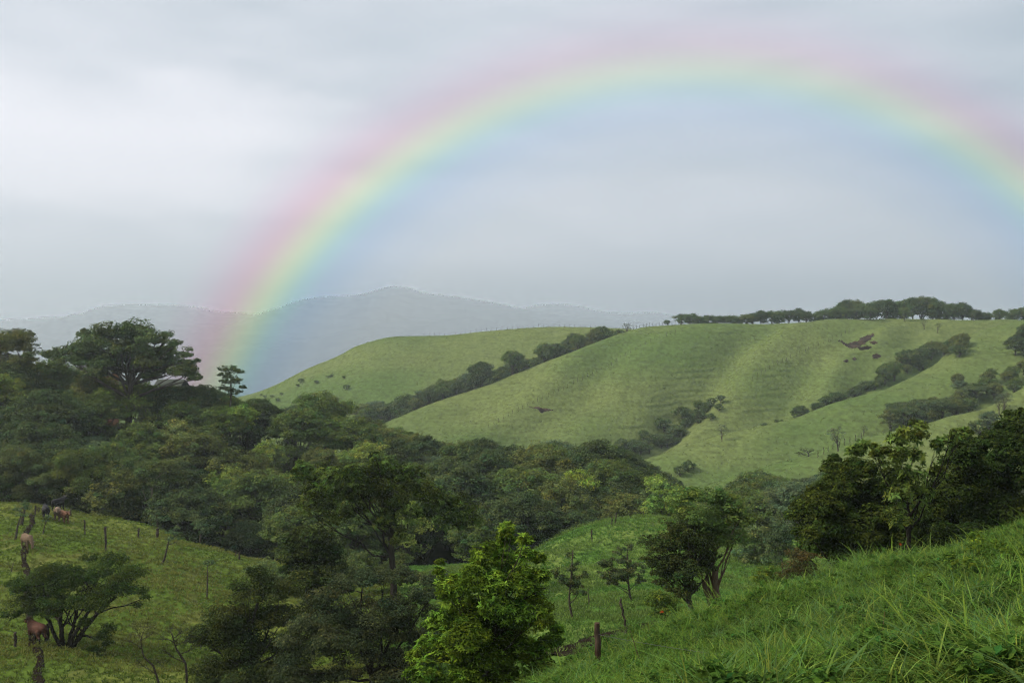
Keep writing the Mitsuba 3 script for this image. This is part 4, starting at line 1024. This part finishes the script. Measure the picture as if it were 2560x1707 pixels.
def posts_line(pts, n, y0, y1, h, r, label, group):
    a = np.array(pts, float)
    d = np.concatenate([[0], np.cumsum(np.hypot(*np.diff(a, axis=0).T))])
    for i in range(n):
        s = (i + prng.uniform(0.35, 0.65)) / n * d[-1]
        post(hit(np.interp(s, d, a[:, 0]), np.interp(s, d, a[:, 1]), y0, y1), h * prng.uniform(0.85, 1.15), r, label, group, sides=5)


for px in np.concatenate([np.arange(1060, 1500, 13.0), np.arange(1560, 1705, 8.0)]):
    ln = 'R' if px < 1500 else 'P'
    y = float(np.interp(px, US, LY[ln])) + 0.5
    post(on(px, y), prng.uniform(1.2, 1.7), 0.075, '{o} thin fence post from the left along the ' + ('back ridge' if ln == 'R' else 'main hilltop, left of the trees'), 'fence posts along the crest of the ' + ('back ridge' if ln == 'R' else 'main hill'), sides=5)
posts_line([(1710, 826), (1618, 858), (1563, 890), (1526, 916), (1472, 941), (1417, 971), (1380, 989), (1344, 1004), (1290, 1030), (1216, 1072)], 40, 330, 445, 1.25, 0.055, '{o} thin post from the left in the fence down the middle of the hillside', 'fence posts down the middle of the hillside')
posts_line([(2142, 822), (2055, 861), (1956, 905), (1876, 952)], 24, 340, 445, 1.25, 0.055, '{o} thin post from the left in the fence beside the bare earth slip', 'fence posts left of the bare earth slip')
posts_line([(2160, 1094), (2066, 1130), (2040, 1148)], 9, 240, 275, 1.5, 0.08, '{o} thin post from the left on the low right spur', 'fence posts on the low right spur')
for px, row, top, y, lb, ln, r in ((212, 1317, 1280, 108, 'thin upright post right of the cows', 0, .07), (263, 1368, 1310, 100, 'tall crooked dark post in the middle of the left pasture', .05, .10), (347, 1344, 1320, 110, 'short dark post on the pasture, left of the forest-edge saplings', 0, .09), (590, 1388, 1372, 112, 'pale thin post near the lower end of the pasture edge', 0, .06),
                                   (598, 1399, 1379, 111, 'dark post near the lower end of the pasture edge', .05, .09), (177, 1291, 1273, 116, 'small post on the pasture crest just behind the cows', 0, .06), (38, 1650, 1613, 66, 'short dark post at the lower left, beside the muddy track', 0, .09), (118, 1620, 1578, 70, 'post behind the many-stemmed feathery tree', .05, .10),
                                   (88, 1302, 1277, 112, 'thin post left of the black cow', 0, .07), (394, 1358, 1335, 112, 'thick dark stub at the foot of the leftmost sapling', 0, .15), (1530, 1335, 1311, 104, 'thin dark post on the knoll crest, left of a curved stick', 0, .06), (1537, 1331, 1299, 105, 'curved stick on the knoll crest', .15, .05),
                                   (1479, 1364, 1333, 98, 'thin post lower on the left of the knoll crest', 0, .06), (1608, 1304, 1290, 110, 'small sprouting post on top of the knoll', .05, .06), (1562, 1573, 1514, 52, 'leaning dark post below the knoll, behind the foreground fence post', -.22, .055), (1566, 1612, 1547, 44, 'straight dark post below the knoll, right of the leaning one', -.05, .05)):
    s = y / F
    post(on(px, y), (row - top) * s, r, lb, None, (ln, 0))
ft = on(1497, 20.0)
tp = post(ft, pt(1494, 1556, 20)[2] - ft[2], 0.056, 'weathered brown fence post in the foreground, beside the bright green tree', None, (-.04, 0), (0.075, 0.050, 0.036), crook=0.010, sides=11)
mb = MB()
for k in range(5):      # the splintered, notched side of the stump
    b = pt(2548 + 5 * k, 1740, 10.5)
    e = pt(2541 + 6 * k, 1566 + 18 * k + (k % 2) * 9, 10.5)
    mb.tube([b, (b + e) / 2 + [0.004, 0, 0], e], [0.022, 0.019, 0.004], (0.085 - .008 * k, 0.050, 0.036), 6)
scene['broken_post'] = mb.ply('wood_bsdf')
tag('broken_post', 'broken splintered brown post at the bottom right corner', 'post')
st = pt(2548, 1700, 10.5)


def wire(a, b, sag, label):
    t = np.linspace(0, 1, 14)[:, None]
    p = (1 - t) * a + t * b - np.array([0, 0, 1]) * sag * 4 * t * (1 - t)
    mb = MB()
    mb.tube(p, 0.0028, (0.10, 0.10, 0.10), 4)
    key = numbered('fence_wire')
    scene[key] = mb.ply('wood_bsdf')
    tag(key, label, 'wire')


wire(pt(1496, 1585, 19.95), st, 0.10, 'thin wire from the weathered fence post to the broken post')
wire(pt(1500, 1580, 20.05), pt(1566, 1566, 44.0), 0.5, 'thin wire from the weathered fence post back to the straight dark post')
for i, (x0, y0, w, h) in enumerate(((2534, 1694, 9, 6), (2553, 1701, 12, 12))):
    r_ = np.random.default_rng(i + 5)
    gx_, gy_ = np.meshgrid(np.linspace(-1, 1, 7), np.linspace(-1, 1, 6))
    c = pt(x0, y0, 10.2)
    v = np.stack([gx_ * w / 2 * 10.2 / F, r_.normal(0, .006, gx_.shape), gy_ * h / 2 * 10.2 / F + r_.normal(0, .004, gx_.shape)], -1).reshape(-1, 3) + c
    mb = MB()
    q = np.arange(42).reshape(6, 7)
    f = np.stack([q[:-1, :-1], q[:-1, 1:], q[1:, 1:], q[1:, :-1]], -1).reshape(-1, 4)
    mb.add(v, np.vstack([f[:, [0, 1, 2]], f[:, [0, 2, 3]]]), (0.015, 0.05, 0.32))
    key = numbered('plastic_scrap')
    scene[key] = mb.ply('hide_bsdf')
    tag(key, ('smaller' if i == 0 else 'larger') + ' scrap of blue plastic by the foot of the broken post', 'scrap')


# ---------------------------------------------------------------- bare earth
def drape(name, pts, y0, y1, bsdf, seed, rough, label=None, lift=0.12, n=26):
    """an irregular patch of bare ground laid on the slope, its outline given at photo points"""
    from shapely.geometry import Polygon, Point
    rng = np.random.default_rng(seed)
    a = np.array(pts, float)
    t = np.linspace(0, 1, len(a) * 8, endpoint=False) * len(a)
    ring = np.stack([np.interp(t, np.arange(len(a) + 1), np.append(a[:, i], a[0, i])) for i in (0, 1)], 1)
    ring += rng.normal(0, 1, ring.shape) * (np.ptp(a, axis=0).min() * 0.04)
    poly = Polygon(ring).buffer(0)
    if poly.geom_type != 'Polygon':
        poly = max(poly.geoms, key=lambda g: g.area)
    x0, r0, x1, r1 = poly.bounds
    gx, gy = np.meshgrid(np.linspace(x0, x1, n), np.linspace(r0, r1, n))
    inn = [(x, y) for x, y in zip(gx.ravel(), gy.ravel()) if poly.buffer(-(x1 - x0) / n * 0.4).contains(Point(x, y))]
    ext = np.array(poly.exterior.coords)[:-1]
    P = np.vstack([ext, np.array(inn).reshape(-1, 2)])
    from scipy.spatial import Delaunay
    tri = [s for s in Delaunay(P).simplices if poly.contains(Point(P[s].mean(0)))]
    V = np.array([hit(x, y, y0, y1) for x, y in P])
    V[:, 2] += lift + rough * (meshkit.fbm(V / 2.0, 3, seed) - 0.4)
    V[:len(ext), 2] -= lift * 0.9
    scene[name] = mikit.ply((V, np.array(tri)), bsdf, smooth=True)
    tag(name, label, kind='structure')


drape('landslip', [(2095, 852), (2108, 852), (2118, 860), (2140, 852), (2160, 842), (2183, 835), (2186, 840), (2176, 850), (2158, 862), (2146, 871), (2128, 872), (2112, 864)], 340, 450, 'scar_bsdf', 21, 0.9, 'long bare brown earth slip high on the hillside')
drape('landslip_001', [(2172, 856), (2184, 851), (2194, 857), (2184, 862)], 340, 450, 'scar_bsdf', 22, 0.5, 'small bare earth patch just right of the long slip')
drape('landslip_002', [(2108, 904), (2116, 899), (2122, 903), (2116, 907)], 340, 450, 'scar_bsdf', 23, 0.5, 'small bare earth patch below the long slip, on the left')
drape('landslip_003', [(2180, 890), (2192, 884), (2204, 890), (2194, 898), (2182, 898)], 340, 450, 'scar_bsdf', 24, 0.5, 'bare earth patch below the long slip, on the right')
drape('landslip_004', [(2130, 897), (2137, 893), (2142, 899), (2134, 902)], 340, 450, 'scar_bsdf', 26, 0.5, 'small bare earth patch below the long slip, in the middle')
drape('landslip_005', [(1322, 1019), (1345, 1017), (1360, 1021), (1384, 1025), (1366, 1029), (1352, 1033), (1344, 1022)], 330, 440, 'scar_bsdf', 25, 0.6, 'small dark earth slip low in the middle of the hillside')
drape('landslip_006', [(2146, 870), (2165, 866), (2182, 868), (2170, 874), (2150, 876)], 340, 450, 'mud_bsdf', 27, 0.4, 'dark strip of earth under the long slip')


def strip(name, pts, wid, bsdf, seed, label, lift=0.05):
    """a worn track: points are (photo column, metres away)"""
    rng = np.random.default_rng(seed)
    a = np.array(pts, float)
    t = np.linspace(0, len(a) - 1, 60)
    u, y = (np.interp(t, np.arange(len(a)), a[:, i]) for i in (0, 1))
    c = np.stack([X(u, y), y], 1)
    d = np.gradient(c, axis=0)
    d /= np.linalg.norm(d, axis=1, keepdims=True)
    nrm = np.stack([-d[:, 1], d[:, 0]], 1)
    rows = []
    for k in np.linspace(-1, 1, 9):
        q = c + nrm * k * wid / 2 * (1 + 1.6 * (meshkit.fbm(np.stack([c[:, 0], c[:, 1], 0 * y + 9 * np.sign(k)], -1), 3, seed) - 0.5))[:, None]
        z = ground(q[:, 0], q[:, 1]) + lift * (1 - abs(k) ** 4) + 0.12 * (meshkit.fbm(np.stack([q[:, 0] * 1.5, q[:, 1] * 1.5, 0 * y], -1), 3, seed + 1) - 0.5) * (abs(k) < 0.9) + 0.02
        rows.append(np.column_stack([q, z]))
    rows = np.array(rows)
    scene[name] = mikit.ply(grid_mesh(rows[..., 0], rows[..., 1], rows[..., 2]), bsdf, smooth=True)
    tag(name, label, kind='structure')


strip('cattle_track', [(104, 57), (92, 60), (101, 63), (86, 67), (82, 71), (66, 78), (72, 86), (58, 93), (70, 99), (66, 103), (82, 108), (80, 112), (96, 117)], 0.5, 'mud_bsdf', 31, 'dark muddy cattle track down the left pasture', 0.07)
strip('muddy_track', [(1370, 44.5), (1430, 45), (1500, 46.5), (1560, 48), (1640, 49.5), (1720, 51)], 2.0, 'mud_bsdf', 32, 'dark muddy track between the knoll and the foreground slope', 0.08)


# ---------------------------------------------------------------- cattle
def chain(pts):
    out = []
    for (a, ra), (b, rb) in zip(pts, pts[1:]):
        s = [m3.Manifold.sphere(r, 14).translate(p) for p, r in ((a, ra), (b, rb))]
        out.append(m3.Manifold.batch_hull(s))
    return out


def cow(pos, turn, scale, col, label, graze=False, patch=None, dark_legs=False, seed=0, lying=False):
    body = chain([((0.62, 0, 0.98), .30), ((0.25, 0, 0.90), .37), ((-0.2, 0, 0.92), .39), ((-0.62, 0, 1.02), .33), ((-0.84, 0, 1.05), .22)])
    body += chain([((0.62, 0, 1.16), .20), ((0.15, 0, 1.17), .16), ((-0.5, 0, 1.20), .16)])
    hd = ((0.90, 0, 1.12), (1.12, 0, 1.30), (1.44, 0, 1.10)) if not graze else ((0.92, 0, 0.92), (1.14, 0, 0.62), (1.32, 0, 0.30))
    body += chain([((0.66, 0, 1.10), .27), (hd[0], .19), (hd[1], .145), (hd[2], .085)])
    body += chain([((hd[1][0] - .03, .11, hd[1][2] + .06), .035), ((hd[1][0] - .06, .27, hd[1][2] + .05), .03)]) + chain([((hd[1][0] - .03, -.11, hd[1][2] + .06), .035), ((hd[1][0] - .06, -.27, hd[1][2] + .05), .03)])
    for sy in (1, -1):
        body += chain([((0.55, .17 * sy, 0.80), .15), ((0.56, .19 * sy, 0.42), .075), ((0.55, .19 * sy, 0.10), .052), ((0.58, .19 * sy, 0.05), .062)])
        body += chain([((-0.62, .18 * sy, 0.86), .20), ((-0.56, .20 * sy, 0.60), .12), ((-0.76, .20 * sy, 0.40), .065), ((-0.70, .20 * sy, 0.10), .05), ((-0.66, .20 * sy, 0.05), .062)])
    m = m3.Manifold.batch_boolean(body, m3.OpType.Add).refine_to_length(0.09)
    me = m.to_mesh()
    tm = trimesh.Trimesh(np.array(me.vert_properties[:, :3]), np.array(me.tri_verts), process=False)
    trimesh.smoothing.filter_taubin(tm, iterations=8)
    v = np.array(tm.vertices)
    cc = np.tile(np.array(col, float) * 0.65, (len(v), 1))
    if dark_legs:
        cc[v[:, 2] < 0.45] = (0.02, 0.016, 0.013)
    if patch is not None:
        k = meshkit.fbm(v * 1.8 + seed * 7, 3, seed) > 0.5
        cc[k] = patch
    m4 = T().translate([float(p) for p in pos]) @ T().rotate([0, 0, 1], turn) @ T().scale(scale)
    key = numbered('cow')
    tag(key, label, 'cow')
    scene[key + '__body'] = mikit.ply((v, np.array(tm.faces)), 'hide_bsdf', smooth=True, color=cc, to_world=m4)
    tb = MB()
    tb.tube([(-0.98, 0, 1.14), (-1.06, 0, 0.95), (-1.05, 0.02, 0.55)], [.035, .025, .03], np.array(col) * .8, 6)
    scene[key + '__tail'] = tb.ply('hide_bsdf', True, to_world=m4)
    for i, sy in enumerate((1, -1)):
        hb = MB()
        h = np.array(hd[1]) + [-.02, .08 * sy, .11]
        hb.tube([h, h + [0, .09 * sy, .06], h + [.03, .13 * sy, .16]], [.028, .02, .006], (0.30, 0.26, 0.20), 6)
        scene[key + '__horn' + (f'_{i:03d}' if i else '')] = hb.ply('hide_bsdf', True, to_world=m4)


cow(on(114, 112), 118, 1.0, (0.012, 0.011, 0.011), 'black cow seen from behind at the top of the muddy track', graze=True)
cow(on(146, 117.5), 75, 1.0, (0.014, 0.013, 0.013), 'black cow behind the two brown ones on the pasture crest')
cow(on(143, 113), -70, 0.98, (0.24, 0.16, 0.10), 'pale brown cow facing the camera beside the orange-brown one')
cow(on(160, 112.5), -45, 0.95, (0.19, 0.08, 0.036), 'orange-brown cow at the right of the group on the pasture crest', dark_legs=False)
cow(on(68, 96), -45, 0.95, (0.21, 0.135, 0.075), 'pale tan cow coming down the muddy track, in the middle', graze=True)
cow(on(92, 68.5), 140, 0.98, (0.14, 0.052, 0.028), 'red-brown cow seen from behind, lowest on the muddy track', dark_legs=True)


# ---------------------------------------------------------------- houses half hidden behind the big tree
def house(px0, px1, ridge, eave, y, wall, roofc, label):
    key = numbered('house')
    s = y / F
    w, d = (px1 - px0) * s, 5.0
    ze, zr = (HZ - eave) * s, (HZ - ridge) * s
    cx = X((px0 + px1) / 2, y)
    zg = float(ground(cx, y)) - 0.5
    def box(name, ext, c, col):
        b = trimesh.creation.box(ext)
        b.apply_translation(c)
        mb = MB()
        mb.add(b.vertices, b.faces, col)
        scene[f'{key}__{name}'] = mb.ply('wood_bsdf')
    box('wall', [w, d, ze - zg], [cx, y + d / 2, (ze + zg) / 2], wall)
    box('door', [0.9, 0.06, 2.0], [cx - w * .2, y - 0.02, ze - 1.3], (0.06, 0.04, 0.03))
    box('window', [1.0, 0.06, 0.9], [cx + w * .25, y - 0.02, ze - 1.0], (0.03, 0.035, 0.04))
    o = 0.4
    v = [(cx - w / 2 - o, y - o, ze), (cx + w / 2 + o, y - o, ze), (cx + w / 2 + o, y + d / 2, zr), (cx - w / 2 - o, y + d / 2, zr), (cx + w / 2 + o, y + d + o, ze), (cx - w / 2 - o, y + d + o, ze)]
    v = v + [(a, b, c - 0.08) for a, b, c in v]
    f = [(0, 1, 2), (0, 2, 3), (3, 2, 4), (3, 4, 5), (6, 8, 7), (6, 9, 8), (9, 10, 8), (9, 11, 10), (0, 6, 7), (0, 7, 1), (5, 4, 10), (5, 10, 11), (0, 3, 9), (0, 9, 6), (3, 5, 11), (3, 11, 9), (1, 7, 8), (1, 8, 2), (2, 8, 10), (2, 10, 4)]
    mb = MB()
    mb.add(v, f, roofc)
    scene[key + '__roof'] = mb.ply('wood_bsdf')
    tag(key, label, 'house')


house(186, 272, 914, 938, 194, (0.26, 0.13, 0.07), (0.11, 0.115, 0.11), 'small orange-walled house with a pale metal roof under the huge tree')
house(388, 446, 950, 968, 192, (0.12, 0.11, 0.09), (0.08, 0.09, 0.075), 'small house with a pale greenish roof right of the huge trunk')

for template, found in counted.items():
    for i, (_, key) in enumerate(sorted(found)):
        labels[key]['label'] = template.replace('{o}', ordinal(i + 1))
